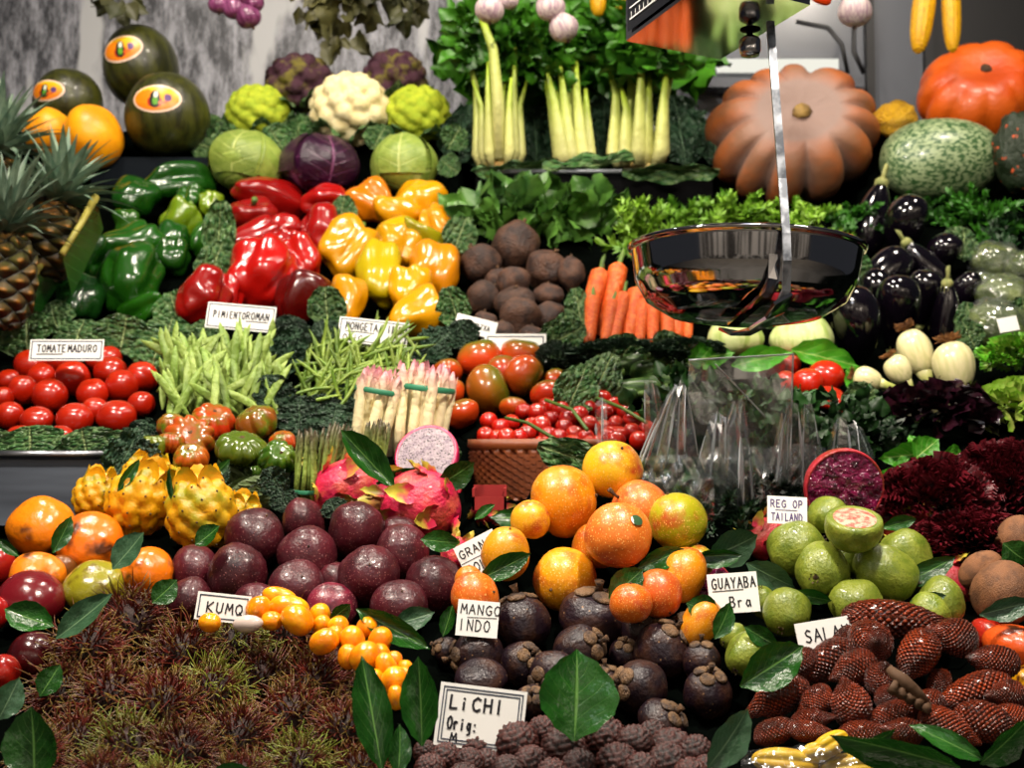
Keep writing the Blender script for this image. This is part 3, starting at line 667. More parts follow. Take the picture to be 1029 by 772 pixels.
# ---- stalks, spears, pods, leaves
def celery(s):
    rr = random.Random(s); r = empty('celery')
    for i in range(11):
        a = i * 2.4; q = .16 * math.sqrt(i / 11) + .02; x, y = q * math.cos(a), q * math.sin(a) * .8; h = rr.uniform(.7, 1.05)
        g = tube([(x * .8, y * .7, 0), (x * 1.05, y, .12), (x * 1.02, y * 1.1, .4), (x * 1.05, y * 1.2, .7 * h), (x * 1.25 + rr.uniform(-.04, .04), y * 1.4, h)], [.055, .068, .052, .036, .016], 9, flat=.6)
        obj('stalk', g, m_celst, r)
    obj('root_base', xf(ball(lambda th, ph: Vector((.11 * math.sin(th) * math.cos(ph), .1 * math.sin(th) * math.sin(ph), .05 * math.cos(th))), 14, 8), Matrix.Translation((0, -.02, .0))), m_celbase, r)
    f = foliage(300, .36, .2, .36, .15, s, up=.4); obj('leaves', xf(f, Matrix.Translation((0, .08, 1.12))), m_celleaf, r)['kind'] = 'stuff'
    return r
def pod(name, L, w, t, mat, s):
    rr = random.Random(s); b1, b2 = rr.uniform(-.12, .12), rr.uniform(-.2, .2)
    pts = [(b1 * math.sin(3 * k / 8) * 1.2, b2 * (k / 8) ** 2 * .5, k / 8 - .5) for k in range(9)]
    rad = [w * q for q in (.15, .7, .95, 1, .97, 1, .95, .75, .1)]
    return whole(name, tube(pts, rad, 8, True, t), mat)
beanf = [pod('flat_bean', 1, .07, .35, m_bean, s) for s in (1, 2, 3, 4)]
beant = [pod('fine_bean', 1, .035, .9, m_fbean, s) for s in (5, 6, 7, 8)]
def spear(mat, r0, s, n=10, nb=6):
    rr = random.Random(s); gs = [tube([(0, 0, 0), (.01, 0, .4), (0, .01, .8), (0, 0, .9), (0, 0, 1.0)], [r0, r0 * 1.02, r0 * .95, r0 * .8, r0 * .15], n)]
    for k in range(nb):
        z = 1 - .4 * (nb - k) / nb; a = k * 2.4; rad = r0 * (1.0 if z < .8 else .75)
        g = leaf((.5, .5, .3, .0), bend=-.2, cup=.2, nu=3, nv=4)
        gs.append(xf(g, Matrix.Rotation(a, 4, 'Z') @ Matrix.Translation((0, -rad * 1.02, z)) @ Matrix.Diagonal((r0 * 1.2, r0, .1, 1))))
    V, Fc, UV = join(*gs); return V, Fc, [(.5, max(0, min(1, v[2]))) for v in V]
def spear_bundle(name, n, rad, mat, r0, seed, band=None, jitter=.06):
    rr = random.Random(seed); r = empty(name); base = [mesh('spear', spear(mat, r0, k), mat) for k in range(3)]
    for i in range(n):
        q = rad * math.sqrt((i + .5) / n) * 1.12; a = i * 2.4; o = obj('spear', base[i % 3], mat, r); o.location = (q * math.cos(a), q * math.sin(a), rr.uniform(0, jitter)); o.rotation_euler = (.35 * o.location.y, -.35 * o.location.x, rr.uniform(0, 6))
    for z in (band or []): obj('rubber_band', lathe([(rad * 1.12 + r0 * .9, z - .03), (rad * 1.12 + r0 * 1.2, z), (rad * 1.12 + r0 * .9, z + .03)], 24), m_band, r)
    return r
wasp = spear_bundle('white_asparagus_bundle', 15, .15, m_wasp, .044, 1, [.8])
gasp = spear_bundle('green_asparagus_bundle', 14, .16, m_gasp, .03, 2, [.2], .12)
def artichoke():
    gs = [ball(lambda th, ph: Vector((.7 * math.sin(th) * math.cos(ph), .7 * math.sin(th) * math.sin(ph), .8 * math.cos(th))), 16, 10)]
    g0 = leaf((.34, .46, .44, .3, .1), bend=-.35, cup=.3, nu=6, nv=8)
    for row in range(6):
        n = 9 - row
        for i in range(n):
            a = 2 * PI * (i + .5 * (row % 2)) / n; zz = -.75 + row * .28; rad = .82 * math.sqrt(max(0, 1 - (zz / 1.05) ** 2)) + .03
            gs.append(xf(g0, Matrix.Rotation(a, 4, 'Z') @ Matrix.Translation((0, -rad, zz)) @ Matrix.Rotation(-.18 * row + .2, 4, 'X') @ Matrix.Diagonal((.62, .62, .72, 1))))
    return P2('artichoke', join(*gs), m_arti, ('stem', stemg(-.7, -1.15, .18, .18, 0), m_stem), bname='flower_head')
arti = artichoke()
def pineapple(s):
    rr = random.Random(s); r = empty('pineapple')
    def ex(p, th, ph): return .09 * abs(math.sin(4 * ph + 6 * p.z)) * abs(math.sin(4 * ph - 6 * p.z)) * min(1, math.sin(th) * 2)
    T(obj('fruit_body', fruit(0, 0, 2, .02, .02, 0, .01, 1, s, box=2.5, nu=64, nv=40, extra=ex), m_pine, r)); gs = []
    for k in range(60):
        a = k * 2.4; t = k / 60; g = leaf((.1, .11, .085, .05, .0), bend=.5 - .3 * t, cup=.2, seed=k, nu=4, nv=8)
        gs.append(xf(g, Matrix.Translation((0, 0, .85)) @ Matrix.Rotation(a, 4, 'Z') @ Matrix.Translation((0, .12 * (1 - t), 0)) @ Matrix.Rotation(-(1.15 - 1.05 * t), 4, 'X') @ Matrix.Scale(rr.uniform(1.5, 2.2), 4)))
    obj('crown', join(*gs), m_crown, r); return r
pine = pineapple(1)
laurel = [obj('glossy_leaf', leaf((.03, .3, .46, .5, .44, .28, .0), bend=b, cup=c, wave=.02, twist=t, seed=i), m_leaf) for i, (b, c, t) in enumerate(((.12, .14, .2), (-.15, .2, -.3), (.25, .1, .4)))]
laurelg = [obj('grey_green_leaf', leaf((.03, .3, .46, .5, .44, .28, .0), bend=b, cup=c, wave=.02, twist=t, seed=i), m_leafg) for i, (b, c, t) in enumerate(((.15, .12, .2), (-.1, .15, -.2)))]
savoy = [obj('savoy_leaf', leaf((.12, .36, .5, .5, .46, .34, .16), bend=b, cup=c, wave=.07, wf=2.5, crk=.07, csc=6, seed=i, nu=24, nv=28), m_savoy) for i, (b, c) in enumerate(((.25, .1), (.4, -.1), (-.2, .15)))]
kale = [obj('kale_leaf', leaf((.1, .3, .45, .5, .45, .32, .12), bend=b, cup=c, wave=.09, wf=4, crk=.09, csc=7, seed=i + 5, nu=24, nv=30, rag=.08), m_kale) for i, (b, c) in enumerate(((.2, .1), (.35, -.1), (-.15, .2)))]
basil = obj('salad_leaf', leaf((.05, .36, .5, .48, .36, .2, .0), bend=.2, cup=.2, wave=.06, crk=.04, seed=3, nu=12, nv=16), m_basil)
# ---- cards with pen lettering
G = {'A': ['0,0 .45,1 .9,0', '.2,.38 .72,.38'], 'B': ['.05,0 .05,1 .55,.98 .7,.78 .55,.55 .08,.52', '.5,.55 .8,.3 .6,.03 .05,0'], 'C': ['.85,.85 .5,1 .12,.75 .05,.4 .2,.1 .55,0 .85,.15'],
     'D': ['.05,0 .05,1 .5,.95 .85,.6 .75,.2 .4,0 .05,0'], 'E': ['.8,1 .08,1 .08,0 .82,0', '.08,.52 .65,.54'], 'F': ['.8,1 .08,1 .08,0', '.08,.52 .65,.54'], 'G': ['.85,.85 .5,1 .12,.75 .05,.4 .2,.1 .55,0 .85,.15 .85,.45 .55,.45'],
     'H': ['.08,0 .08,1', '.82,0 .82,1', '.08,.5 .82,.52'], 'I': ['.4,0 .4,1'], 'J': ['.2,1 .8,1', '.55,1 .55,.2 .3,0 .1,.15'], 'K': ['.08,0 .08,1', '.8,1 .1,.48 .85,0'], 'L': ['.1,1 .08,0 .8,.04'],
     'M': ['.02,0 .15,1 .48,.35 .8,1 .95,0'], 'N': ['.06,0 .1,1 .8,0 .84,1'], 'O': ['.45,1 .12,.8 .05,.4 .3,.02 .65,.05 .88,.45 .75,.88 .45,1'], 'P': ['.08,0 .08,1 .6,.98 .8,.75 .6,.5 .08,.48'],
     'Q': ['.45,1 .12,.8 .05,.4 .3,.02 .65,.05 .88,.45 .75,.88 .45,1', '.55,.25 .95,-.1'], 'R': ['.08,0 .08,1 .6,.98 .8,.75 .6,.5 .08,.48', '.4,.48 .85,0'], 'S': ['.8,.88 .45,1 .15,.8 .3,.56 .7,.42 .78,.18 .45,0 .08,.12'],
     'T': ['.0,1 .9,1', '.45,1 .45,0'], 'U': ['.08,1 .1,.2 .4,0 .75,.15 .82,1'], 'X': ['.05,1 .85,0', '.85,1 .05,0'], 'Y': ['.05,1 .45,.5 .85,1', '.45,.5 .42,0'], 'Z': ['.1,1 .85,1 .1,0 .9,0'],
     'r': ['.1,.6 .15,0', '.12,.4 .35,.62 .6,.58'], 'a': ['.65,.55 .3,.62 .08,.3 .3,0 .62,.2 .65,.6 .75,0'], 'i': ['.3,.55 .3,0', '.3,.8 .32,.85'], 'g': ['.6,.55 .25,.6 .08,.3 .3,.05 .6,.25 .62,.6 .6,-.25 .2,-.35'],
     '.': ['.2,.0 .25,.05'], ':': ['.2,.0 .25,.05', '.2,.5 .25,.55'], "'": ['.25,1 .2,.75'], '-': ['.1,.45 .7,.45']}
def pen(text, x, y, h, cw, sw):
    gs = []; ci = 0
    for ch in text:
        for st in G.get(ch, []):
            pts = [tuple(map(float, q.split(','))) for q in st.split()]; P = [Vector((x + ci * cw + a * cw * .8, 0, y + b * h)) for a, b in pts]
            gs += ribbon(P, sw)
        ci += 1
    return gs
def ribbon(P, sw):
    gs = []
    for a, b in zip(P, P[1:]):
        t = (b - a).normalized(); n = Vector((-t.z, 0, t.x)) * sw; e = t * sw * .6
        gs.append(([a - e + n, a - e - n, b + e - n, b + e + n], [(0, 1, 2, 3)], None))
    return gs
def sign(px, py, w, h, rot, d, lines, label, ink=None, border=0, dbl=False, shape=None, back=12, yaw=0, rules=()):
    """card w x h pixels; lines = (text, x, y, letter height, letter advance) as fractions of the card; border inset in pixels"""
    k = d / F; r = empty('price_card'); W, H = w * k, h * k; th = .0008
    c = obj('card', box(-W / 2, W / 2, -th, th, -H / 2, H / 2), m_card, r, False)
    gs = []; sw = .012 * W * (1 if not lines else 1.15)
    for t, x, y, lh, adv in lines: gs += [xf(g, Matrix.Translation((0, -th * 1.6, 0))) for g in pen(t, (x - .5) * W, (y - .5) * H, lh * H, adv * W, min(sw, lh * H * .09))]
    for x0, y0, x1, y1 in rules: gs += [xf(g, Matrix.Translation((0, -th * 1.6, 0))) for g in ribbon([Vector(((x0 - .5) * W, 0, (y0 - .5) * H)), Vector(((x1 - .5) * W, 0, (y1 - .5) * H))], sw * .6)]
    if gs: obj('lettering', join(*gs), ink or m_ink, r, False)
    for b in ([border, border + 3] if dbl else [border] if border else []):
        bw = b * k; X, Y = W / 2 - bw, H / 2 - bw; P = [Vector((-X, -th * 1.5, -Y)), Vector((X, -th * 1.5, -Y)), Vector((X, -th * 1.5, Y)), Vector((-X, -th * 1.5, Y)), Vector((-X, -th * 1.5, -Y))]
        obj('border', join(*ribbon(P, .6 * k)), m_line, r, False)
    r.location = at(px, py, d); r.rotation_mode = 'QUATERNION'
    r.rotation_quaternion = Quaternion((0, 1, 0), math.radians(-rot)) @ Quaternion((0, 0, 1), math.radians(yaw)) @ Quaternion((1, 0, 0), math.radians(-back))
    return tag(r, label, 'price card')
# ================================================================ FRONT: exotic fruit
def many(pl, proto, rows, **kw):
    """rows of (px, py, w[, l[, ang[, tilt[, col[, desc]]]]])"""
    for r in rows:
        r = list(r) + [None] * (8 - len(r)); px, py, w, l, ang, tilt, col, desc = r
        k = dict(kw)
        if ang is not None: k['ang'] = ang
        if tilt is not None: k['tilt'] = tilt
        if col: k['col'] = col
        if desc: k['desc'] = desc
        put(proto, px, py, w, l, pile=pl, **k)
pile('passion', 'purple passion fruit', 'of the heap behind the kumquats', 'passion fruit', 4) if False else None
pile('passion', 'round dark purple passion fruit', 'fruit', 4) if False else None
pile('passion', 'dark purple passion fruit', 'passion fruit', 'of heap behind kumquats', 4)
many('passion', passion, [(256, 541, 30, 30, 60, 20), (305, 524, 24, 20, 20, 10), (358, 533, 29, 30, 100, -10), (309, 559, 30, 29, 70, 60), (238, 577, 32, 29, 160, 10), (196, 573, 26, 24, 30, 10),
     (299, 590, 28, 24, 60, 50), (372, 579, 31, 31, 80, 60), (404, 556, 29, 27, 20, 30), (401, 536, 20, 18, 90, 0), (436, 589, 31, 29, 45, 30), (190, 603, 24, 22, 120, 20), (402, 611, 29, 26, 80, 40), (338, 584, 19), (257, 605, 22, 20)])
put(passionr, 334, 610, 26, 24, 80, 30, pile='passion', desc='pinkish red passion fruit')
pile('gran', 'orange granadilla', 'granadilla', 'of granadilla heap', 5)
many('gran', gran, [(567, 503, 37, 33, 10, 10, '#e8900c'), (616, 471, 31, 28, 70, 35, '#dfae14', 'lemon yellow granadilla'), (681, 524, 29, 30, 110, 0, '#a8a414', 'greenish yellow granadilla'), (508, 556, 25, 28, 80, 20, '#e09a10'), (567, 583, 32, 33, 200, 62, '#e0940e'),
     (686, 578, 23, 30, 250, 20, '#d8860c'), (662, 597, 24, 25, 300, 40, '#cf5c1a', 'red speckled granadilla'), (701, 564, 17, 17, 90, 0, '#a8a010'), (478, 600, 26, 23, 20, 30, '#de6c18'), (634, 606, 22, 20, 90, 0, '#c86010'),
     (704, 626, 19, 27, 240, 10, '#dd8a0c'), (533, 522, 20, 20, 90, 0, '#d8a010'), (471, 582, 14, 14, 90, 0, '#dc7a14'), (600, 548, 26, 24, 90, 0, '#b86a0c')])
put(granst, 643, 512, 30, 29, 150, 20, spin=0, pile='gran', col='#e0742a', desc='orange granadilla with its stem')
put(gransk, 621, 538, 34, 34, 85, -5, spin=0, pile='gran', col='#de7424', desc='orange granadilla with a small sticker', dd=-.02)
pile('mang', 'dark purple-brown mangosteen', 'mangosteen', 'of heap above lychees', 5)
many('mang', mang, [(524, 627, 30, 29, 100, -12), (597, 621, 36, 28, 80, 5), (480, 658, 25, 26, 185, 10), (483, 682, 27, 17, 270, -20), (524, 668, 23, 23, 50, 40), (582, 654, 26, 26, 30, 30), (557, 679, 26, 24, 200, 45),
     (644, 692, 28, 28, 160, 25), (666, 654, 29, 28, 60, 10), (711, 697, 25, 25, 85, 20), (643, 632, 23, 23, 70, 30), (628, 658, 17, 16, 90, 30), (666, 727, 27, 20, 45, 20), (691, 640, 24, 24, 80, 25), (705, 665, 20, 20, 90, 0), (534, 706, 18, 18, 90, 50), (450, 655, 15, 15, 150, 20), (608, 690, 20, 20, 90, 0)])
pile('ramb', 'hairy red-brown rambutan', 'rambutan', 'of front corner heap', 5)
many('ramb', ramb, [(135, 630, 42), (88, 655, 40), (185, 662, 40), (235, 652, 38), (288, 642, 38, 38), (62, 700, 36), (112, 705, 42), (165, 716, 42), (214, 702, 40), (262, 690, 40), (316, 692, 40), (336, 672, 28),
     (75, 752, 40), (128, 758, 42), (182, 762, 42), (238, 748, 42), (293, 728, 44), (345, 738, 36), (300, 778, 40), (362, 778, 32), (40, 760, 30), (240, 790, 36), (100, 790, 36), (160, 800, 36)], dd=-.0)
pile('kumq', 'small orange kumquat', 'kumquat', 'of spill beside rambutans', 5)
many('kumq', kumq, [(281, 600, 10, 18, -12, 5), (291, 610, 12, 21, -8, 5), (260, 612, 13, 14, 40, 20), (299, 623, 15, 18, -40, 10), (321, 618, 11, 13, 60, 30), (324, 629, 10, 12, 80, 30), (340, 630, 11, 12, 40, 40), (326, 645, 13, 16, 30, 10), (337, 640, 10, 12, 90, 30),
     (354, 643, 13, 15, 100, 20), (369, 631, 11, 12, 45, 30), (382, 643, 12, 14, 60, 10), (367, 660, 15, 17, 40, 10), (381, 661, 12, 15, 80, 10), (388, 670, 11, 15, 110, 10), (395, 664, 9, 11, 50, 20), (396, 684, 14, 15, 60, 20), (406, 680, 9, 10, 90, 20),
     (398, 701, 9, 13, 95, 5), (407, 671, 8, 8, 90, 0), (273, 624, 10, 12, 0, 20), (211, 626, 10, 12, 0, 20), (350, 660, 11, 13, 90, 0), (376, 684, 11, 12, 90, 0)], solid=True, dd=-.11)
m_peeled = M('translucent_white_flesh', '#cdbab0', rough=.2, coat=.5, var=0)
put(whole('peeled_rambutan', fruit(0, 0, 2, 0, .02, 0, .03, 1, 3), m_peeled), 249, 627, 9, 16, 5, 10, dd=-.12, label='peeled pale translucent rambutan lying beside the kumquat card', cat='rambutan')
pile('lychee', 'rough brown lychee', 'lychee', 'of heap at front edge', 4)
many('lychee', lychee, [(579, 726, 21), (501, 736, 17), (545, 736, 16), (519, 747, 22), (478, 752, 20, 18), (567, 752, 23, 21), (609, 741, 21, 20), (638, 748, 19), (656, 739, 15), (676, 754, 24, 21), (699, 757, 18), (622, 768, 23, 20), (671, 768, 21), (711, 776, 17),
     (448, 763, 16), (471, 768, 16), (488, 768, 15), (534, 769, 19), (582, 771, 18), (427, 756, 12), (432, 774, 16), (510, 775, 16), (645, 775, 18), (555, 778, 16), (694, 780, 18), (466, 785, 18)], ang=70, dd=-.045)
pile('salak', 'scaly brown snakeskin fruit', 'snake fruit', 'of heap beside SALAK card', 5)
many('salak', salak, [(897, 623, 20, 50, -4, 5), (874, 646, 23, 22, 100, 75), (922, 658, 20, 28, 230, 15), (960, 641, 19, 25, 160, 10), (1000, 665, 17, 25, 170, 10), (832, 664, 18, 34, 212, 10), (797, 669, 15, 26, 205, 5), (783, 699, 19, 32, 210, 5),
     (845, 640, 10, 17, 220, 10), (820, 705, 14, 20, 215, 10), (855, 708, 20, 25, 110, 15), (886, 682, 17, 19, 90, 40), (891, 701, 12, 14, 90, 30), (943, 689, 12, 18, 250, 10), (980, 695, 18, 38, 197, 5), (1013, 698, 14, 20, 180, 10), (900, 719, 15, 25, 25, 10), (909, 735, 14, 21, 170, 10),
     (951, 731, 18, 29, 335, 10), (990, 726, 20, 32, 345, 15), (1015, 721, 14, 22, 170, 10), (814, 724, 11, 21, 10, 10), (812, 735, 11, 20, 0, 10), (780, 735, 13, 24, 20, 10), (860, 672, 18, 24, 200, 10), (930, 708, 14, 22, 190, 0), (865, 738, 14, 24, 10, 5)])
pile('guava', 'bumpy green guava', 'guava', 'of heap below halved guava', 5)
many('guava', guava, [(800, 551, 27, 30, 15, 0), (826, 573, 27, 32, 195, 62), (890, 576, 28, 34, -20, 5), (911, 558, 25, 28, 310, 10), (832, 518, 19, 20, 60, 0), (791, 615, 24, 26, 235, 45), (861, 608, 26, 27, 300, 40), (947, 604, 22, 25, 300, 20), (934, 617, 21, 22, 310, 30),
     (766, 605, 15, 17, 100, 20), (737, 640, 13, 15, 200, 30), (750, 658, 21, 24, 225, 35), (933, 582, 14, 16, 90, 0), (850, 560, 22, 22, 90, 0)])
put(cutgua, 858, 529, 29, 27, 90, 22, spin=0, d=1.385, solid=False, col='#8c9c36', label='halved guava showing pink seedy flesh on top of the guava heap', cat='guava')
put(cutred, 848, 490, 40, 39, -84, 80, spin=0, d=1.54, label='large cut red pitaya showing glistening magenta flesh', cat='pitaya')
pile('redp', 'whole red pitaya', 'pitaya', 'tucked around the guavas', 2)
many('redp', redp, [(771, 542, 22, 24, 60, 0), (911, 533, 26, 26, 90, 0), (954, 587, 22, 24, 310, 0)], dd=.03)
put(cutred, 716, 586, 21, 19, 60, 60, spin=0, dd=.0, label='small cut magenta pitaya half hidden behind the GUAYABA card', cat='pitaya')
put(cutdrag, 429, 458, 33, 26, 115, 58, spin=0, dd=-.03, col=None, label='halved dragon fruit with white black-seeded flesh above the pink ones', cat='dragon fruit')
put(drag[0], 423, 507, 34, 42, 175, 10, dd=.0, label='pink dragon fruit with green tipped scales under the halved one', cat='dragon fruit')
put(drag[1], 347, 492, 30, 38, 20, 10, dd=.0, label='pink dragon fruit beside the green asparagus tips', cat='dragon fruit')
put(drag[1], 492, 512, 14, 18, 0, 0, dd=.02, label='small reddish dragon fruit behind the granadilla card', cat='dragon fruit')
put(drag[0], 458, 556, 15, 17, 60, 0, dd=.0, label='pink dragon fruit peeking out between passion fruit and granadilla card', cat='dragon fruit')
pile('pitah', 'knobbly yellow pitahaya', 'pitahaya', 'behind orange persimmons', 2)
many('pitah', pitah, [(141, 503, 34, 38, 60, 0), (97, 500, 24, 27, 80, 0), (202, 515, 36, 40, 95, 0), (243, 519, 22, 22, 80, 10), (150, 477, 27, 20, 80, 0, None, 'orange flushed yellow pitahaya')], spin=None)
pile('persim', 'smooth orange persimmon', 'persimmon', 'beside yellow pitahayas', 3)
many('persim', persim, [(41, 530, 33, 30, 100, 30, '#d87808', 'orange persimmon with brown patch'), (91, 546, 35, 30, 80, 30, '#d8680a', 'large orange persimmon with scarred crown'), (148, 576, 27, 26, 60, 40, '#e8740a'), (97, 590, 32, 24, 80, 30, '#8a8418', 'olive green persimmon'), (37, 576, 27, 18, 80, 30, '#e07812'), (62, 573, 16, 16, 90, 0, '#6a3c14', 'brown shaded persimmon')])
pile('redf', 'glossy dark red tamarillo', 'tamarillo', 'at edge beside rambutans', 4)
many('redf', redfruit, [(32, 602, 34, 27, 80, 20, '#5c0c14'), (-4, 568, 19, 22, 90, 0, '#8c1410', 'bright red tamarillo'), (-6, 616, 15, 18, 90, 0, '#9a1410', 'bright red tamarillo'), (4, 676, 17, 19, 80, 20, '#a01c10', 'bright red tamarillo'), (33, 662, 26, 28, 80, 10, '#38080c', 'deep maroon tamarillo'), (25, 735, 9, 12, 90, 0, '#b81c14', 'small bright red tamarillo')])
pile('brown', 'brown fuzzy sapodilla', 'sapodilla', 'beside the red lettuce', 2)
many('brown', brownf, [(1009, 596, 32, 33, 40, 0), (986, 573, 17, 24, 35, 10), (1025, 543, 24, 26, 60, 0)], dd=-.06)
pile('mango', 'ripe orange-red mango', 'mango', 'at edge behind snake fruit', 3)
many('mango', mango, [(1024, 652, 36, 24, 80, 0, '#d8541c'), (1036, 598, 18, 22, 90, 0, '#e07410', 'plain orange mango'), (993, 640, 20, 20, 60, 0, '#c02c1c', 'red blushed mango'), (1034, 688, 17, 20, 90, 0, '#d09010', 'yellow mango')])
# ================================================================ MIDDLE: tomatoes, beans, asparagus
pile('tom', 'ripe red tomato', 'tomato', 'of heap above steel tray', 5)
many('tom', tomato, [(31, 366, 17, 15), (62, 362, 15, 14), (104, 360, 19, 14), (42, 377, 14, 12), (73, 380, 18, 18), (111, 373, 17, 15), (143, 379, 17, 16), (23, 392, 15, 16), (50, 398, 18, 18), (93, 396, 16, 16), (122, 388, 17, 17), (142, 406, 14, 13), (10, 418, 14, 15), (37, 422, 17, 13), (75, 421, 19, 16), (117, 419, 20, 17), (9, 382, 12, 11), (3, 400, 11, 12), (95, 412, 14, 13), (20, 440, 15, 12), (60, 440, 15, 12)], tilt=25, col='#b41c06')
pile('heir', 'ribbed heirloom tomato', 'tomato', 'beside the artichokes', 3)
many('heir', heirloom, [(214, 424, 23, 17, 75, 35, '#b02c0a', 'ribbed red heirloom tomato'), (258, 425, 22, 18, 110, 20, '#7c4410', 'greenish brown heirloom tomato'), (242, 451, 27, 17, 80, 20, '#4c5c14', 'dark green heirloom tomato'), (279, 462, 20, 20, 60, 50, '#2c4c10', 'deep green heirloom tomato'), (284, 445, 14, 13, 90, 20, '#a8380c'),
     (191, 441, 26, 17, 60, 60, '#a44010'), (192, 461, 18, 15, 90, 30, '#a84c10', 'orange heirloom tomato'), (153, 448, 14, 12, 90, 0, '#5c6414', 'small green heirloom tomato'), (172, 428, 15, 13, 90, 30, '#94400e'), (172, 445, 15, 12, 90, 0, '#a0420e')], dd=-.12)
many('heir', heirloom[1], [(250, 475, 14, 12, 90, 0, '#3c5c1c', 'tiny green heirloom tomato')])
pile('arti', 'green artichoke', 'artichoke', 'beside the yellow pitahayas', 1)
many('arti', arti, [(256, 497, 19, 25, 190, 10), (237, 476, 16, 17, 120, 20), (268, 488, 13, 14, 30, 0)])
pile('kum', 'red-green beef tomato', 'tomato', 'of heap beside white asparagus', 4)
many('kum', kumato, [(482, 360, 23, 20, 100, 0, '#cc3a10', 'large plain red tomato'), (524, 356, 22, 17, 80, 0, '#c8400f'), (490, 392, 26, 22, 20, 0, '#8a4a10', 'half green beefsteak tomato'), (526, 377, 22, 20, -30, 0, '#a84010'), (450, 373, 15, 13, 90, -20, '#c0400f'), (453, 393, 15, 14, 90, -20, '#b83c10'), (465, 416, 18, 15, 120, -20, '#b4380c'), (553, 397, 21, 15, 90, -20, '#cc3010'), (558, 383, 12, 14, 90, -20, '#b8380c'), (516, 410, 15, 11, 90, -20, '#b4400c'), (505, 375, 18, 18, 90, -30, '#a8300c'), (440, 384, 10, 12, 90, -20, '#a8380c')])
pile('rtom', 'red tomato', 'tomato', 'behind the plastic herb bags', 3)
many('rtom', tomato, [(830, 378, 19, 16), (812, 384, 16, 14), (832, 400, 17, 11), (846, 407, 14, 11), (775, 368, 15, 15), (795, 366, 10, 10), (790, 383, 11, 11)], tilt=25, col='#c8220a')
pile('cherry', 'small shiny red cherry tomato on the vine', 'cherry tomato', 'in the wicker basket', 1, same=True)
rr = random.Random(4)
ck = [(491, 423), (503, 430), (488, 438), (500, 440), (509, 440), (526, 414), (540, 415), (554, 421), (544, 428), (549, 408), (564, 412), (567, 430), (582, 418), (592, 427), (589, 440), (594, 410), (608, 415), (607, 430), (610, 439), (618, 408), (619, 426), (635, 423), (635, 434), (650, 432), (642, 443), (622, 438), (577, 436), (562, 440), (534, 428), (619, 443), (556, 409), (571, 421), (551, 438), (614, 436), (594, 446), (522, 440), (530, 436), (605, 402), (580, 405), (628, 415), (514, 425), (575, 446), (545, 446), (603, 446)]
for x, y in ck: put(cherry, x, y, rr.uniform(8.5, 10.5), tilt=rr.uniform(-40, 60), col=rr.choice(['#b8140a', '#c01a0c', '#a81008']), pile='cherry', dd=-.06 + (450 - y) * .0006)
pile('fbean', 'pale green flat bean pod', 'bean', 'of the fanned flat bean heap', 1, same=True)
for i in range(110):
    x = rr.uniform(165, 278); y = rr.uniform(350, 400); x = x + (y - 370) * .05
    put(beanf, x, y, 62, rr.uniform(52, 72), 90 + (x - 222) * -.28 + rr.gauss(0, 22) if rr.random() < .85 else rr.uniform(20, 150), rr.uniform(-25, 5), spin=90 + rr.uniform(-40, 40), dd=-.02 - rr.uniform(0, .09), pile='fbean', solid=False)
pile('tbean', 'thin green bean', 'bean', 'of the fine bean heap behind the white asparagus', 1, same=True)
for i in range(130):
    x = rr.uniform(308, 412); y = rr.uniform(340, 400)
    if y > 385 and x > 350: continue
    put(beant, x, y, 58, rr.uniform(44, 66), rr.choice([70, 100, 40, 120, 20]) + rr.gauss(0, 16), rr.uniform(-25, 5), dd=-.01 - rr.uniform(0, .08), pile='tbean', solid=False)
put(wasp, 370, 466, 122, 92, 80, 0, spin=20, d=prof(430) - .12, solid=False, label='bundle of white asparagus tied with a green band, beside the fine beans', cat='asparagus')
put(wasp, 420, 470, 128, 100, 83, 0, spin=80, d=prof(430) - .12, solid=False, label='bundle of white asparagus with its band, standing behind the halved dragon fruit', cat='asparagus')
put(gasp, 308, 508, 80, 70, 88, 0, spin=10, d=prof(480) - .10, solid=False, label='upright bunch of green asparagus beside the heirloom tomatoes', cat='asparagus')
put(gasp, 326, 504, 75, 72, 75, 0, spin=120, d=prof(480) - .07, solid=False, label='leaning bunch of green asparagus behind the dragon fruit', cat='asparagus')
put(gasp, 374, 482, 70, 54, 84, 0, spin=60, d=prof(460) - .13, solid=False, label='green asparagus tips in front of the white asparagus bundles', cat='asparagus')
pile('carrot', 'orange carrot', 'carrot', 'of the carrot bundle beside the weighing pan', 1)
for x0, y0, x1, y1, w in [(606, 268, 581, 350, 10), (624, 262, 602, 350, 10), (629, 292, 614, 352, 8), (642, 288, 629, 350, 10), (647, 300, 641, 348, 8), (656, 300, 655, 348, 8), (671, 298, 670, 346, 9), (681, 300, 680, 344, 7), (691, 298, 690, 344, 7), (597, 296, 591, 350, 8), (617, 300, 607, 348, 8)]:
    put(carrot, (x0 + x1) / 2, (y0 + y1) / 2, w, math.hypot(x1 - x0, y1 - y0) / 2, math.degrees(math.atan2(y1 - y0, x0 - x1)), -20, pile='carrot', dd=-.03, solid=False)
pile('beet', 'round earthy beetroot', 'beetroot', 'of heap below beet leaves', 5)
many('beet', beet, [(518, 247, 24, 25, 70, 0), (483, 265, 21, 20, 120, 20), (549, 270, 21, 20, 60, 20), (574, 275, 14, 17, 90, 0), (516, 284, 17, 14, 260, 60), (485, 299, 17, 17, 45, -10), (551, 297, 16, 12, 90, 0), (518, 305, 21, 17, 90, 30), (523, 319, 22, 19, 80, -30), (551, 320, 19, 16, 140, 10), (487, 326, 14, 13, 90, 0), (553, 340, 13, 12, 90, 0), (505, 336, 15, 13, 90, 0), (535, 340, 15, 13, 90, 0), (500, 283, 14, 14, 90, 0)])
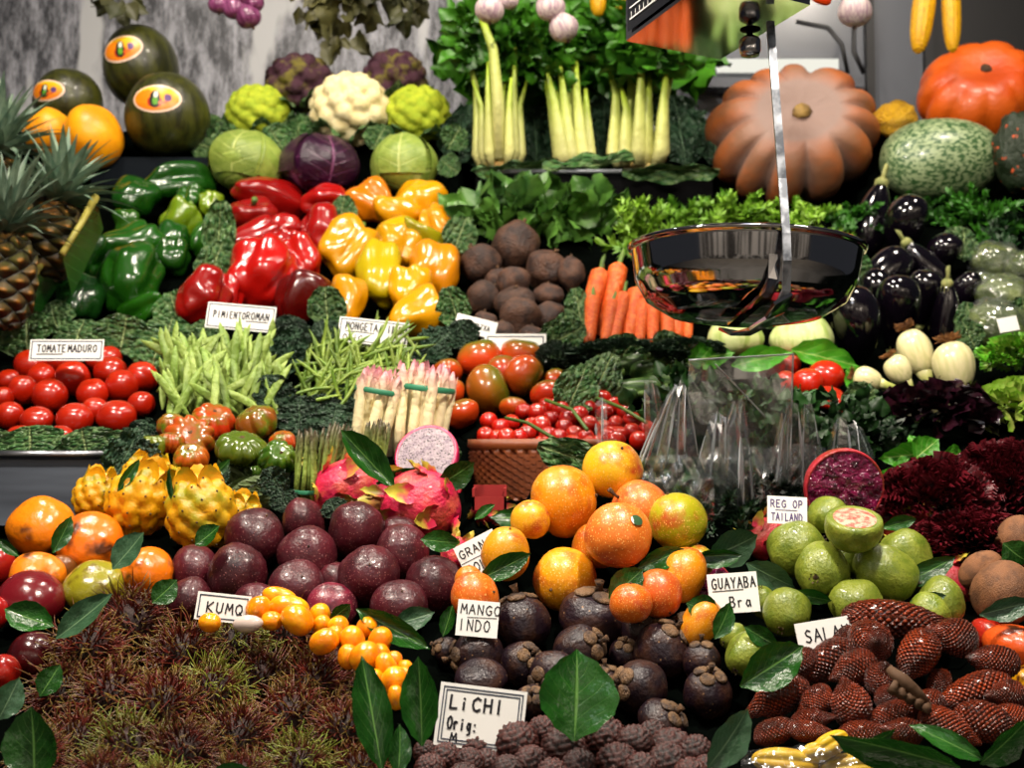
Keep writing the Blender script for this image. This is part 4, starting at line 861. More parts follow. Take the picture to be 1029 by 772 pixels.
# ================================================================ PEPPERS
pile('gpep', 'glossy green bell pepper', 'pepper', 'of heap beside pineapples', 5)
GP = '#164a0c'
many('gpep', pepper, [(81, 302, 23, 31, 92, -43, '#123a10'), (131, 279, 30, 37, 80, -48, '#1c520e'), (181, 222, 20, 22, 70, -28, '#6c8a14', 'yellow-green bell pepper'), (88, 259, 21, 26, 60, -28, GP), (136, 200, 21, 22, 70, -38, GP), (174, 258, 18, 19, 90, -38, '#1c4c0e'), (212, 205, 12, 15, 90, -38, '#7c9818', 'small lime green pepper'), (126, 227, 15, 14, 90, -38, '#2c6010'), (104, 285, 18, 19, 90, -38, GP), (192, 200, 15, 15, 90, -38, '#225010')], spin=None)
many('gpep', longpep, [(145, 312, 16, 31, 205, -33, '#24620e', 'long green pepper'), (129, 245, 21, 39, 25, -38, '#1f5810', 'long green pepper'), (177, 184, 20, 39, 10, -38, GP, 'long green pepper'), (208, 238, 16, 26, 60, -38, '#245c10', 'long green pepper'), (172, 243, 15, 28, 90, -38, GP)])
pile('rpep', 'shiny red bell pepper', 'pepper', 'of heap below purple cabbage', 5)
RP = '#a00c08'
many('rpep', longpep, [(272, 198, 19, 43, -12, -38, '#8c0a08', 'long red pepper'), (326, 203, 18, 26, 0, -28, RP), (253, 238, 15, 39, 30, -38, RP, 'long red pepper'), (282, 231, 16, 24, 10, -28, RP)])
many('rpep', pepper, [(254, 220, 22, 21, 80, 30, '#94100c'), (325, 236, 25, 27, 110, -28, '#980c0a'), (263, 275, 34, 37, 75, -38, '#b4100a', 'big creased red bell pepper'), (302, 264, 23, 28, 120, -28, '#c0140a'), (303, 303, 29, 30, 60, -38, '#5c0806', 'dark maroon bell pepper'), (203, 299, 26, 29, 85, -38, '#900c08'), (228, 297, 18, 24, 90, -38, '#a00c08'), (290, 250, 20, 19, 90, -38, RP)])
pile('ypep', 'bright yellow bell pepper', 'pepper', 'of heap below pale cabbage', 5)
YP = '#e09a06'
many('ypep', pepper, [(374, 206, 24, 24, 150, -28, '#dc7a0a', 'orange tinged yellow pepper'), (349, 250, 26, 35, 60, -38, YP), (382, 275, 24, 39, 90, -43, '#c8b00c'), (436, 273, 26, 35, 80, -38, '#e08a06'), (346, 306, 21, 32, 92, -43, '#dc9206'), (422, 205, 24, 24, 60, -28, YP), (440, 230, 22, 24, 100, -38, '#dc9008'), (400, 250, 24, 24, 90, -38, '#d89a08')])
many('ypep', longpep, [(420, 315, 22, 40, 30, -38, YP, 'long yellow pepper'), (432, 245, 16, 41, 320, -38, '#a8a010', 'long yellow-green pepper'), (398, 214, 18, 26, 330, -28, YP), (396, 236, 16, 26, 20, -28, '#cca80a'), (410, 290, 20, 28, 80, -38, YP)])
# ================================================================ AUBERGINES, FENNEL, ONIONS, WRAPPED VEGETABLES
pile('aub', 'glossy black aubergine', 'aubergine', 'of heap beside weighing pan', 5)
many('aub', aub, [(877, 220, 18, 40, 76, 0), (910, 230, 20, 36, -92, -30), (947, 256, 16, 24, -110, -30), (886, 276, 19, 38, 218, 10), (902, 316, 22, 42, -86, -25), (860, 330, 23, 46, -80, -20), (931, 268, 14, 34, 130, 0), (950, 318, 15, 36, 88, 10), (928, 300, 18, 32, -90, -30), (878, 300, 18, 32, 260, -30), (968, 300, 13, 30, 260, -30), (845, 300, 16, 32, 265, -30)], spin=None)
put(fen, 739, 338, 29, 22, 88, 0, spin=0, label='pale fennel bulb under the middle of the weighing pan', cat='fennel')
put(fen, 806, 338, 33, 24, 92, 0, spin=180, label='pale fennel bulb with stalks beside the black aubergines', cat='fennel')
pile('onion', 'white spring onion bulb', 'onion', 'above the purple lettuce', 2)
many('onion', oni, [(920, 354, 17, 25, 290, 10), (959, 369, 21, 26, 280, 10), (903, 372, 13, 16, 300, 10), (872, 381, 12, 15, 340, 10)], dd=-.06)
m_chay = M('pale_green_wrapped_skin', '#4c5a30', '#687444', sc=1.6, rough=.15, coat=.9, bump=.5, bsc=4)
chay = [P2('wrapped_squash', fruit(6, .1, 2, .1, .04, 0, .06, 1.2, s, nu=36, nv=22), m_chay, ('cling_film', fruit(6, .07, 2, .1, .04, 0, .09, 3.2, s + 9, nu=36, nv=22), m_plast2)) for s in (1, 2)]
for c_ in chay: c_.children[1].scale = (1.05,) * 3
pile('chay', 'pale green squash in cling film', 'squash', 'beside the aubergines', 4)
many('chay', chay, [(1000, 262, 26, 20, 90, 20), (985, 288, 18, 15, 90, 0), (1010, 296, 28, 20, 90, 20), (1002, 328, 33, 27, 80, 20), (1030, 270, 20, 18, 90, 0)])
# courgettes
m_courg = M('courgette_skin', '#25401a', '#4c6a30', sc=3, spk='#7c9460', spk_sc=14, spk_r=.15, rough=.35, stretch=(1, 1, .5))
courg = P2('courgette', fruit(6, .05, 2, .02, .02, 0, .03, 1, 3, box=2.6), m_courg, ('stem', stemg(.9, 1.2, .3, .35, 0), m_stem))
pile('courg', 'dark green courgette', 'courgette', 'between the carrots and the cherry tomatoes', 2)
many('courg', courg, [(600, 381, 11, 24, 15, 10), (628, 369, 13, 26, 25, 20), (652, 373, 12, 20, 10, 30), (640, 392, 12, 26, 5, 0), (665, 385, 11, 20, 0, 0), (618, 398, 10, 24, 5, 0)], dd=-.03)
# ================================================================ BACK: cabbages, melons, pumpkins
put(cab, 249, 164, 37, 30, 80, -10, spin=10, label='pale green round cabbage beside the green peppers', cat='cabbage')
put(cabp, 322, 166, 39, 29, 85, 0, spin=50, label='dark purple cabbage above the red peppers', cat='cabbage')
put(cab, 407, 166, 33, 29, 90, 0, spin=120, label='green pointed-leaf cabbage with loose outer leaves above the yellow peppers', cat='cabbage')
put(caul, 352, 110, 38, 34, 88, 25, label='cream white cauliflower in the middle of the cabbages', cat='cauliflower')
put(rom, 259, 114, 30, 27, 95, 20, label='lime green cauliflower beside the dark melons', cat='cauliflower')
put(rom, 420, 115, 31, 27, 88, 20, label='lime green cauliflower beside the celery', cat='cauliflower')
put(purp, 301, 84, 33, 28, 95, 15, label='purple and green cauliflower behind the white one, nearer the melons', cat='cauliflower')
put(purp, 397, 79, 30, 27, 85, 15, label='purple-brown cauliflower behind the white one, nearer the celery', cat='cauliflower')
put(melon, 168, 115, 42, 43, 90, 8, spin=0, label='dark green melon with oval sticker, lowest and largest of three', cat='melon', dd=-.05)
put(melon, 141, 66, 37, 42, 100, 5, spin=-12, label='dark green melon with oval sticker, topmost of three', cat='melon', dd=.05)
put(melon, 68, 101, 34, 33, 92, 12, spin=-20, label='dark green melon with oval sticker, behind the yellow melons', cat='melon', dd=.06)
put(ymelon, 95, 137, 33, 27, 20, 10, dd=-.08, label='large yellow melon below the dark melons', cat='melon')
put(ymelon, 48, 132, 24, 24, 60, 10, dd=-.05, label='smaller yellow melon behind the pineapple crowns', cat='melon')
put(pine, 48, 242, 36, 42, 76, 0, d=2.42, label='ripe pineapple leaning beside the green peppers', cat='pineapple')
put(pine, 0, 282, 34, 50, 85, 0, d=2.22, label='pineapple cut off by the edge, below the other crowns', cat='pineapple', spin=40)
put(pine, -12, 200, 36, 46, 82, 0, d=2.55, label='pineapple with tall grey-green crown under the dark melons', cat='pineapple', spin=80)
put(pumpA, 797, 136, 87, 62, 100, 68, spin=0, wy=74, d=3.02, label='huge dusty orange ribbed pumpkin behind the weighing pan', cat='pumpkin')
put(pumpB, 984, 93, 64, 44, 105, 55, spin=0, wy=56, d=3.12, label='bright orange pumpkin on top of the mottled squash', cat='pumpkin')
put(squash, 945, 161, 41, 61, 4, 0, d=2.9, label='large mottled green oblong squash below the orange pumpkin', cat='squash')
put(gourd, 899, 120, 18, 23, 10, 0, d=3.0, label='small yellow warty gourd beside the huge pumpkin', cat='gourd')
put(dgourd, 1026, 152, 28, 42, 90, 0, d=2.8, label='dark green warty gourd at the edge, beside the mottled squash', cat='gourd')
cel1 = celery(1); obj('stalk', tube([(0, -.1, .05), (.0, -.16, .5), (-.03, -.2, .95), (-.12, -.2, 1.25)], [.05, .045, .035, .02], 9), m_celst, cel1)
put(cel1, 502, 168, 140, 118, 91, 0, spin=0, d=2.95, solid=False, label='celery head with one tall stalk, beside the lime green cauliflower', cat='celery')
put(celery(2), 577, 168, 115, 108, 97, 0, spin=70, d=2.96, solid=False, label='slim celery head standing in the middle of the three', cat='celery')
put(celery(3), 643, 168, 170, 112, 87, 0, spin=150, d=2.95, solid=False, label='broad celery head beside the huge pumpkin', cat='celery')
settle()
# ================================================================ THE STALL: counter, shelf, tray, basket, wall
m_bed = M('black_cloth', '#040605', '#020302', sc=6, rough=1.0, bump=.4, var=0, spec=0)
def counter():
    """stepped bed of the stall; it dips where the heaps lie so that everything rests in it"""
    solids = [(p['px'], p['py'], max(p['w'], p['l'], p['wy'] or 0), p['d']) for p in PEND if p['solid']]
    xs = list(range(-380, 1420, 12)); ys = list(range(960, 126, -9)); V, Fc = [], []
    D = {}
    DIPS = [(462, 668, 436, 502, 1.98), (-420, 122, 452, 540, 1.92), (636, 885, 420, 520, 1.86), (465, 722, 120, 214, 3.3), (85, 220, 156, 190, 3.1)]
    MOUND = {}
    for k in DF:
        q = [p for p in PEND if p['pile'] == k]; MOUND[k] = [(p['px'], p['py'], p['w']) for p in q]
    for j, y in enumerate(ys):
        for i, x in enumerate(xs):
            d = prof(y)
            for (a, b, r, dd) in solids:
                q = (x - a) ** 2 + (y - b) ** 2; rr2 = (r + 5) ** 2
                if q < rr2: d = max(d, dd + math.sqrt(rr2 - q) * dd / F)
            for x0, x1, y0, y1, dm in DIPS:
                if x0 < x < x1 and y0 < y < y1: d = max(d, dm)
            for k, its in MOUND.items():
                e = max(2.2 - 1.6 * math.hypot(x - a, y - b - 8) / c for a, b, c in its)
                if e > 0: m_ = DF[k](y) + .09; d = d + (min(d, m_) - d) * min(1, e)
            D[i, j] = d
    for j, y in enumerate(ys):
        for i, x in enumerate(xs): V.append(at(x, y, D[i, j] + .004))
    n = len(xs)
    for j in range(len(ys) - 1):
        for i in range(n - 1): Fc.append((j * n + i, j * n + i + 1, (j + 1) * n + i + 1, (j + 1) * n + i))
    b = len(V)
    for i in range(n): V.append(Vector((V[i].x * 1.0, V[i].y - .02, 0.0)))
    for i in range(n - 1): Fc.append((b + i, b + i + 1, i + 1, i))
    b2 = len(V); top = (len(ys) - 1) * n
    for i in range(n): V.append(Vector((V[top + i].x, max(V[top + i].y, 3.4), V[top + i].z)))
    for i in range(n - 1): Fc.append((top + i, top + i + 1, b2 + i + 1, b2 + i))
    tag(obj('display_counter', (V, Fc, None), m_bed), 'black cloth covered sloping counter of the stall under all the produce', 'counter')
counter()
# wall behind: pale panels streaked with grey
def wallmat():
    s = NT('streaked_grey_wall'); v = s.coords((1, 1, .3)); tc = s.tc
    a = s.noise(v, 34, 6, .75); b = s.noise(v, 5.0, 3)
    c = s.mix(s.ramp(a, .4, .62), lin('#2a2c32'), lin('#9a9ca4')); c = s.mix(s.ramp(b, .56, .6), c, lin('#acaeb0'))
    return s.bsdf(c, .5)
struct('wall_back', box(-3.2, .62, 3.62, 3.72, 0, 3.6), wallmat())
struct('wall_back.001', box(.62, 3.2, 3.66, 3.74, 0, 3.6), M('dark_fridge_grey', '#2c3034', rough=.5, var=0))
struct('wall_reflector', box(-7, 7, -3.5, -3.4, 0, 5), M('reflector_stripes', '#acaeb0', '#2a2a2c', sc=2.6, lo=.45, hi=.55, rough=.7, var=0, stretch=(1.5, 1, .3)))  # unseen wall added behind camera, striped to put streaks in the pan's reflections
struct('floor', box(-7, 7, -3.5, 3.74, -.05, 0), M('floor_tile', '#6c6a66', '#5a5854', sc=2, rough=.4, var=0))
# cold cabinet behind the pumpkins
fr = empty('cold_cabinet', (0, 0, 0)); m_pan = M('grey_cabinet_panel', '#5c6068', rough=.25, coat=.3, var=0); m_dk = M('dark_seal', '#0c0d10', rough=.5, var=0)
def wx(px, d): return (px - CX) / F * d
def wz(py, d): return at(0, py, d).z
for a, b in ((690, 876), (884, 936), (944, 1120)): obj('panel', box(wx(a, 3.5), wx(b, 3.5), 3.5, 3.54, 1.6, 2.6), m_pan if a < 940 else m_dk, fr, False)
for a, b in ((876, 884), (936, 944)): obj('upright', box(wx(a, 3.48), wx(b, 3.48), 3.47, 3.54, 1.6, 2.6), m_dk, fr, False)
mlt = NT('glowing_reflection'); e_ = mlt.new('ShaderNodeEmission', {0: lin('#f4f2e4'), 1: 1.0}); mlt.t.links.new(e_.outputs[0], mlt.out.inputs[0])  # glow stands in for a soft light reflection on the panel
obj('strip_reflection', box(wx(722, 3.46), wx(846, 3.46), 3.44, 3.46, wz(67, 3.46), wz(55, 3.46)), mlt.m, fr, False)['label'] = 'white glowing bar standing in for a strip light reflection'
obj('ledge', box(wx(700, 3.44), wx(872, 3.44), 3.42, 3.5, wz(84, 3.44), wz(74, 3.44)), m_pan, fr, False)
obj('cable', tube([at(852, 74, 3.4), at(846, 45, 3.4), at(832, 28, 3.42), at(800, 22, 3.42)], .006, 6), m_dk, fr); obj('cable', tube([at(868, 74, 3.4), at(858, 52, 3.4), at(858, 25, 3.42), at(866, 0, 3.42)], .006, 6), m_dk, fr)
tag(fr, 'dark grey cold cabinet with glowing strip reflection and cables behind the pumpkins', 'cabinet')
# shelf under the celery, crate under the melons, steel tray under the tomatoes
def shelf(name, px0, px1, py0, py1, d, depth, mat, label, cat, lip=None):
    r = empty(name, at((px0 + px1) / 2, py1, d)); inv = Matrix.Translation(-r.location)
    x0, x1, z0, z1 = wx(px0, d), wx(px1, d), at(0, py1, d).z, at(0, py0, d).z; y = at(0, py0, d).y
    obj('front_panel', xf(box(x0, x1, y, y + .015, z0, z1), inv), mat, r, False); obj('top', xf(box(x0, x1, y + .015, y + depth, z1 - .02, z1), inv), mat, r, False)
    if lip: obj('rim', xf(tube([(x0, y - .004, z1), (x1, y - .004, z1)], .006, 8), inv), lip, r)
    return tag(r, label, cat)
shelf('shelf', 478, 716, 173, 210, 2.86, .35, m_blackm, 'black metal shelf carrying the three celery heads', 'shelf', M('grey_edge', '#5c6064', rough=.4, metal=.6, var=0))
shelf('crate', 92, 216, 158, 186, 2.93, .3, M('dark_blue_crate', '#0a1016', rough=.6, spec=.06, var=0), 'dark blue-black crate under the dark green melons', 'crate')
shelf('steel_tray', -60, 112, 457, 528, 1.76, .25, M('dull_tray_metal', '#5c6470', '#444a54', sc=3, rough=.45, metal=.35, stretch=(1, 8, 8), var=0), 'grey steel tray front under the ripe red tomatoes', 'tray', m_steelb)
# wicker basket with the cherry tomatoes
bk = empty('wicker_basket', at(545, 470, 1.84)); kx = 1.84 / F
def weave(p, a, j): return p + Vector((math.cos(a), math.sin(a), 0)) * .006 * math.sin(a * 34 + PI * (j % 2))
R0 = 72 * kx
g = lathe([(R0 * (.9 + .1 * j / 14), -.045 + .07 * j / 14) for j in range(15)], 204, weave); g = ([Vector((v.x, v.y * .6, v.z)) for v in g[0]], g[1], g[2])
obj('basket_side', g, m_wick, bk); g = lathe([(R0 * 1.0, .025), (R0 * 1.05, .03), (R0 * 1.04, .04), (R0 * .98, .038)], 60); g = ([Vector((v.x, v.y * .6, v.z)) for v in g[0]], g[1], g[2]); obj('rim', g, m_wick, bk)
tag(bk, 'brown woven wicker basket holding the cherry tomatoes', 'basket')
for i, pts in enumerate([[(508, 420), (530, 425), (552, 438), (566, 446)], [(548, 402), (575, 412), (590, 432)], [(600, 400), (625, 410), (650, 425)]]):
    tag(obj('tomato_vine', tube([at(x, y, prof(y) - .13) for x, y in pts], .0028, 6), m_stem), f'thin green vine lying on the cherry tomatoes, {("leftmost", "middle", "rightmost")[i]} of three', 'vine', 'cherry tomato vines')
# ================================================================ weighing scale hanging over the stall
sc = empty('hanging_scale', at(753, 30, 1.6)); O = Matrix.Translation(-sc.location)
pd = 1.6; kp = pd / F; c = at(749.5, 254, pd); Rp = 119 * kp
m_strap = M('scuffed_steel', '#84888e', '#3c4046', sc=40, lo=.4, hi=.6, rough=.4, metal=.6, var=0)
prof_pan = [(.001, -.084), (.05, -.083), (.095, -.076), (.125, -.06), (.140, -.036), (.1445, -.008), (.1455, -.001), (.150, .001), (.151, .004), (.148, .006), (.1435, .002), (.1425, -.008), (.138, -.034), (.123, -.057), (.094, -.072), (.05, -.079), (.001, -.08)]
pan = [(r * Rp / .151, z * 1.08 * Rp / .151) for r, z in prof_pan]; pp = []
for (a, b), (e, f) in zip(pan, pan[1:]): pp += [(a + (e - a) * t / 3, b + (f - b) * t / 3) for t in range(3)]
tiltm = Matrix.Translation(c) @ Matrix.Rotation(math.radians(2.0), 4, 'Y') @ Matrix.Rotation(math.radians(-2.0), 4, 'X')
obj('pan', xf(lathe(pp + [pan[-1]], 96), O @ tiltm), m_steel, sc)
def strap(pts, w, t, wd):
    gs = []; V = []; Fc = []
    for i, p in enumerate(pts):
        tn = (pts[min(i + 1, len(pts) - 1)] - pts[max(i - 1, 0)]).normalized(); s_ = (wd - tn * wd.dot(tn)).normalized(); n = tn.cross(s_)
        V += [p + s_ * w + n * t, p - s_ * w + n * t, p - s_ * w - n * t, p + s_ * w - n * t]
    for i in range(len(pts) - 1):
        for k in range(4): Fc.append((i * 4 + k, i * 4 + (k + 1) % 4, i * 4 + 4 + (k + 1) % 4, i * 4 + 4 + k))
    Fc += [(3, 2, 1, 0), tuple(len(V) - 4 + k for k in range(4))]; return V, Fc, None
dn = pd - Rp - .012
obj('strap', xf(strap([at(774, 22, pd - .06), at(779, 90, pd - .09), at(786, 180, pd - .12), at(790, 235, dn + .01), at(791, 262, dn), at(790, 292, dn + .01), at(783, 306, dn + .03)], .0046, .0022, RIGHT), O), m_strap, sc, False)
obj('bracket', xf(strap([at(787, 300, dn + .0), at(779, 316, dn + .03), at(762, 329, dn + .07), at(744, 336, dn + .1), at(732, 332, dn + .14)], .013, .002, FWD * .6 + RIGHT * .4), O), m_steel, sc, False)
obj('bracket', xf(strap([at(778, 256, dn + .02), at(777, 280, dn + .015), at(768, 298, dn + .03), at(750, 314, dn + .06), at(736, 326, dn + .1)], .006, .002, RIGHT), O), m_steel, sc, False)
obj('hook_sleeve', xf(lathe([(.001, .0), (.0125, .002), (.0128, .03), (.0125, .12), (.001, .12)], 28), O @ Matrix.Translation(at(754, 32, pd))), m_blackm, sc)
obj('hook_knob', xf(lathe([(.001, -.031), (.011, -.03), (.0132, -.024), (.0132, -.011), (.011, -.008), (.004, -.004), (.004, .004)], 28), O @ Matrix.Translation(at(753.5, 32, pd))), m_steel, sc)
h = .517; A, C_, D_ = [Vector(p) for p in ((.145, 1.617), (.277, 1.694), (.349, 1.486))]; B_ = A + D_ - C_; z0 = 1.25 + h + .012; z1 = z0 + .24
def prism(ps, za, zb):
    V = [Vector((p.x, p.y, za)) for p in ps] + [Vector((p.x, p.y, zb)) for p in ps]; return V, [(3, 2, 1, 0), (4, 5, 6, 7)] + [(i, (i + 1) % 4, 4 + (i + 1) % 4, 4 + i) for i in range(4)], None
obj('housing', xf(prism([A, B_, D_, C_], z0, z1), O), m_steel, sc, False)
nrm = Vector((-(B_ - A).normalized().y, (B_ - A).normalized().x, 0)); nrm = nrm if nrm.dot(Vector((-1, -1, 0))) > 0 else -nrm
def dialpt(u, v, off=.003): p = A + (B_ - A) * u; return Vector((p.x, p.y, z0 + (z1 - z0) * v)) + nrm * off
m_dial = M('dark_dial_face', '#14161c', rough=.2, coat=.5, var=0)
obj('dial', xf(([dialpt(.05, .03), dialpt(.97, .03), dialpt(.97, .97), dialpt(.05, .97)], [(0, 1, 2, 3)], None), O), m_dial, sc, False)
gs = []
for v_ in (.08, .14, .2): gs.append(([dialpt(.1, v_, .005), dialpt(.9, v_, .005), dialpt(.9, v_ + .008, .005), dialpt(.1, v_ + .008, .005)], [(0, 1, 2, 3)], None))
for k in range(14): u = .12 + k * .055; gs.append(([dialpt(u, .08, .005), dialpt(u + .008, .08, .005), dialpt(u + .008, .12, .005), dialpt(u, .12, .005)], [(0, 1, 2, 3)], None))
obj('dial_marks', xf(join(*gs), O), m_card, sc, False)
tag(sc, 'hanging steel weighing scale with shallow round pan above the stall', 'scale')
# ================================================================ things hanging along the top
m_shal = M('purple_shallot_skin', '#5c2048', '#8a4c74', sc=1.5, rough=.3, coat=.2, stretch=(3, 3, .5)); m_garl = M('garlic_skin', '#c8b8b4', '#9a7c8c', sc=1.5, rough=.45, stretch=(4, 4, .4), bump=.2)
m_corn = M('corn_kernels', '#d8a40c', '#c08808', sc=6, rough=.35, bump=.2)
bulb = lambda nm, mt, s: P2(nm, fruit(8, .05, 2, 0, .06, -.08, .03, 1, s, tip=.3), mt, ('root_tuft', stemg(-.9, -1.15, .15, .1, 0), m_dry))
shal = bulb('shallot', m_shal, 1); gar = bulb('garlic_bulb', m_garl, 2)
PEND2 = PEND[:]; PEND.clear()
for i, (x, y, w) in enumerate([(219, 4, 10), (236, 8, 12), (249, 16, 13), (243, -4, 12), (255, 2, 10)]): put(shal, x, y, w, w, 95 + 10 * (i % 3), 0, d=3.0, solid=False, cat='shallot', label=f'purple shallot of the string hanging over the lime green cauliflower, {ORD[[0,1,3,2,4][i]]}', group='hanging purple shallots')
for i, (x, y, w) in enumerate([(492, 8, 15), (512, 0, 9), (553, 6, 15), (566, 27, 15), (859, 10, 17)]): put(gar, x, y, w, w, 90 + 20 * (i % 2), 0, d=2.75, solid=False, cat='garlic', label=['white garlic bulb hanging over the tall celery stalk', 'small garlic clove hanging beside the garlic over the celery', 'upper of two garlic bulbs hanging over the slim celery', 'lower of two garlic bulbs hanging over the slim celery', 'white garlic bulb hanging over the huge pumpkin'][i])
cornex = lambda p, th, ph: .06 * abs(math.sin(7 * ph)) * abs(math.sin(30 * p.z))
corn = whole('corn_cob', fruit(0, 0, 2, .02, .02, .1, .01, 1, 1, box=2.4, nu=84, nv=70, extra=cornex), m_corn)
for i, (x, y, w, l, a) in enumerate([(927, 17, 11, 36, 83), (956, 16, 9, 36, 92), (601, 0, 8, 16, 90), (624, -2, 7, 17, 90)]): put(corn, x, y, w, l, a, 0, d=2.9, solid=False, cat='corn cob', label=['thicker yellow corn cob hanging over the mottled squash', 'thinner yellow corn cob hanging over the orange pumpkin', 'yellow corn cob end over the celery, farther from the scale', 'yellow corn cob end over the celery, beside the scale'][i])
hangp = P2('orange_chilli', fruit(3, .1, 2, .1, .1, -.1, .06, 1, 2, bend=.2), m_pep, ('stem', stemg(.8, 1.2, .1, .1, .1), m_stem))
for i, (x, y, w, l, a) in enumerate([(783, 1, 10, 18, 150), (824, -2, 6, 12, 160)]): put(hangp, x, y, w, l, a, 0, d=2.3, solid=False, col='#e03c0c', cat='pepper', label=['larger orange pepper hanging beside the scale strap', 'smaller orange pepper hanging beside the single garlic bulb'][i])
settle(); PEND[:] = PEND2
def stuff(name, g, mat, label, cat, loc=None, scale=None, rot=None):
    o = obj(name, g, mat, None, True, loc, rot, scale); return tag(o, label, cat, None, 'stuff')
m_bay = M('dry_bay_leaf', '#4c4a24', '#2c3018', sc=3, rough=.55); 
for i, (x, y, w, h_, d, n) in enumerate([(345, 8, 22, 44, 3.1, 34), (310, 2, 14, 18, 3.1, 14), (410, 4, 16, 22, 3.1, 16), (375, -4, 20, 14, 3.1, 18), (120, -2, 26, 10, 3.1, 14)]):
    k = d / F; stuff('dried_bay_leaves', foliage(n, w * k, .03, h_ * k, 26 * k, 40 + i, (.02, .25, .36, .34, .2, .0), up=-1.2), m_bay, ['longest bunch of dried bay leaves hanging on the grey wall', 'short bunch of dried leaves beside the shallots', 'small bunch of dried leaves beside the celery tops', 'dried leaves hanging above the longest bunch', 'brown dried leaves hanging over the topmost dark melon'][i], 'bay leaves', at(x, y, d))
# ================================================================ greens
m_dherb = M('dark_herb_leaf', '#23501a', '#0f2c0a', sc=5, rough=.5)
m_beetl = M('beet_leaf', '#527e30', '#264a1a', sc=9, rough=.4, bump=.5, bsc=14)
K = lambda d: d / F
stuff('celery_greens', foliage(420, 135 * K(3.1), .07, 48 * K(3.1), 40 * K(3.1), 21), m_celleaf, 'mass of green celery leaves standing behind the celery stalks', 'celery leaves', at(575, 62, 3.24))
stuff('beet_leaves', foliage(240, 92 * K(2.7), .06, 30 * K(2.7), 30 * K(2.7), 22), m_beetl, 'green beet leaves heaped behind the beetroots', 'beet leaves', at(535, 222, 2.74))
for i, (x, y, sp, dx, d, L, mt, lb) in enumerate([(640, 262, .7, .3, 2.62, 85, m_cfrond, 'feathery carrot tops rising behind the carrot bundle'), (735, 235, .7, .0, 2.72, 60, m_cfrond, 'bright feathery fennel fronds behind the weighing pan'), (800, 240, .7, .1, 2.7, 58, m_cfrond, 'feathery green fronds below the huge pumpkin'), (690, 240, .8, .2, 2.66, 60, m_cfrond, 'feathery carrot tops below the celery shelf'),
    (980, 238, .9, .0, 2.78, 70, m_herb, 'green dill below the mottled squash'), (925, 222, .8, -.1, 2.82, 40, m_herb, 'small green fronds behind the aubergines'), (1020, 262, .8, -.1, 2.75, 70, m_dill, 'dark dill behind the wrapped squashes'), (855, 232, .8, -.1, 2.75, 48, m_herb, 'dark green herb tuft between pumpkin and aubergines')]):
    stuff('feathery_greens', fronds(26, L * K(d), 60 + i, sp, 46, .2, 1.5 * K(d), dirn=(dx, -.3, 1), droop=.35), mt, lb, 'herbs', at(x, y, d))
for i, (x, y, d, r, lb) in enumerate([(720, 505, 1.66, 46, 'dark dill packed in the middle plastic bag'), (668, 505, 1.66, 42, 'dark parsley packed in the plastic bag beside the granadillas'), (768, 480, 1.72, 50, 'dark green dill behind the small red-lettered card'), (862, 420, 1.95, 44, 'feathery dark dill beside the purple lettuce'), (830, 455, 1.85, 40, 'green dill in the bag behind the cut red pitaya')]):
    stuff('bagged_herbs', fronds(90, r * 1.7 * K(d), 80 + i, .8, 70, .2, 1.9 * K(d), base=(0, 0, -r * K(d)), dirn=(0, -.2, 1), droop=.3), m_dill, lb, 'herbs', at(x, y, d))
for i, (x, y, d, w_, h_, n, lb) in enumerate([(668, 500, 1.70, 40, 38, 150, 'dark parsley leaves inside the plastic bag nearest the granadillas'), (738, 498, 1.76, 46, 44, 170, 'dark herb leaves inside the tall middle plastic bag'), (795, 470, 1.84, 48, 50, 170, 'dark herb leaves inside the bag behind the violet lettered card'), (850, 440, 1.92, 44, 46, 150, 'dark green herb leaves beside the purple lettuce'), (690, 420, 1.98, 60, 50, 150, 'dark greens behind the plastic bags, below the courgettes'), (770, 415, 2.0, 50, 30, 110, 'dark greens behind the open plastic bag, below the red tomatoes')]):
    stuff('herb_bunch', foliage(n, w_ * K(d), .05, h_ * K(d), 17 * K(d), 120 + i, up=.6), m_dherb, lb, 'herbs', at(x, y, d))
# lettuces
def lettuce(name, px, py, w, h_, d, mat, label, n=120, **kw):
    o = obj(name, frill_dome(n, len(bpy.data.objects), **kw), mat, None, True, at(px, py, d), None, (w * K(d), w * K(d) * .8, h_ * K(d))); return tag(o, label, 'lettuce')
lettuce('red_lettuce', 942, 512, 66, 66, 1.60, m_lolr, 'dark red frilly lettuce head behind the guavas', 330, ln=.38, ht=.24, amp=.055, freq=5, inner=.72)
lettuce('red_lettuce', 1012, 500, 62, 70, 1.62, m_lolr, 'dark red frilly lettuce head at the edge above the sapodillas', 330, ln=.38, ht=.24, amp=.055, freq=5, inner=.72)
lettuce('red_lettuce', 978, 548, 62, 44, 1.54, m_lolr, 'dark red frilly lettuce head lowest, above the sapodillas', 240, ln=.38, ht=.24, amp=.055, freq=5, inner=.72)
lettuce('purple_lettuce', 938, 420, 58, 46, 1.95, m_oak, 'glossy purple-black lettuce below the spring onions', 70, ln=.9, ht=.3, amp=.07, freq=2, inner=.7)
lettuce('green_lettuce', 1022, 365, 42, 36, 2.15, m_letg, 'curly bright green lettuce below the wrapped squashes', 130, ln=.4, ht=.24, amp=.05, freq=4, inner=.72)
lettuce('green_lettuce', 1018, 415, 38, 42, 1.98, m_letp, 'pale yellow-green lettuce at the edge beside the purple lettuce', 70, ln=.8, ht=.35, amp=.06, freq=3, inner=.6)
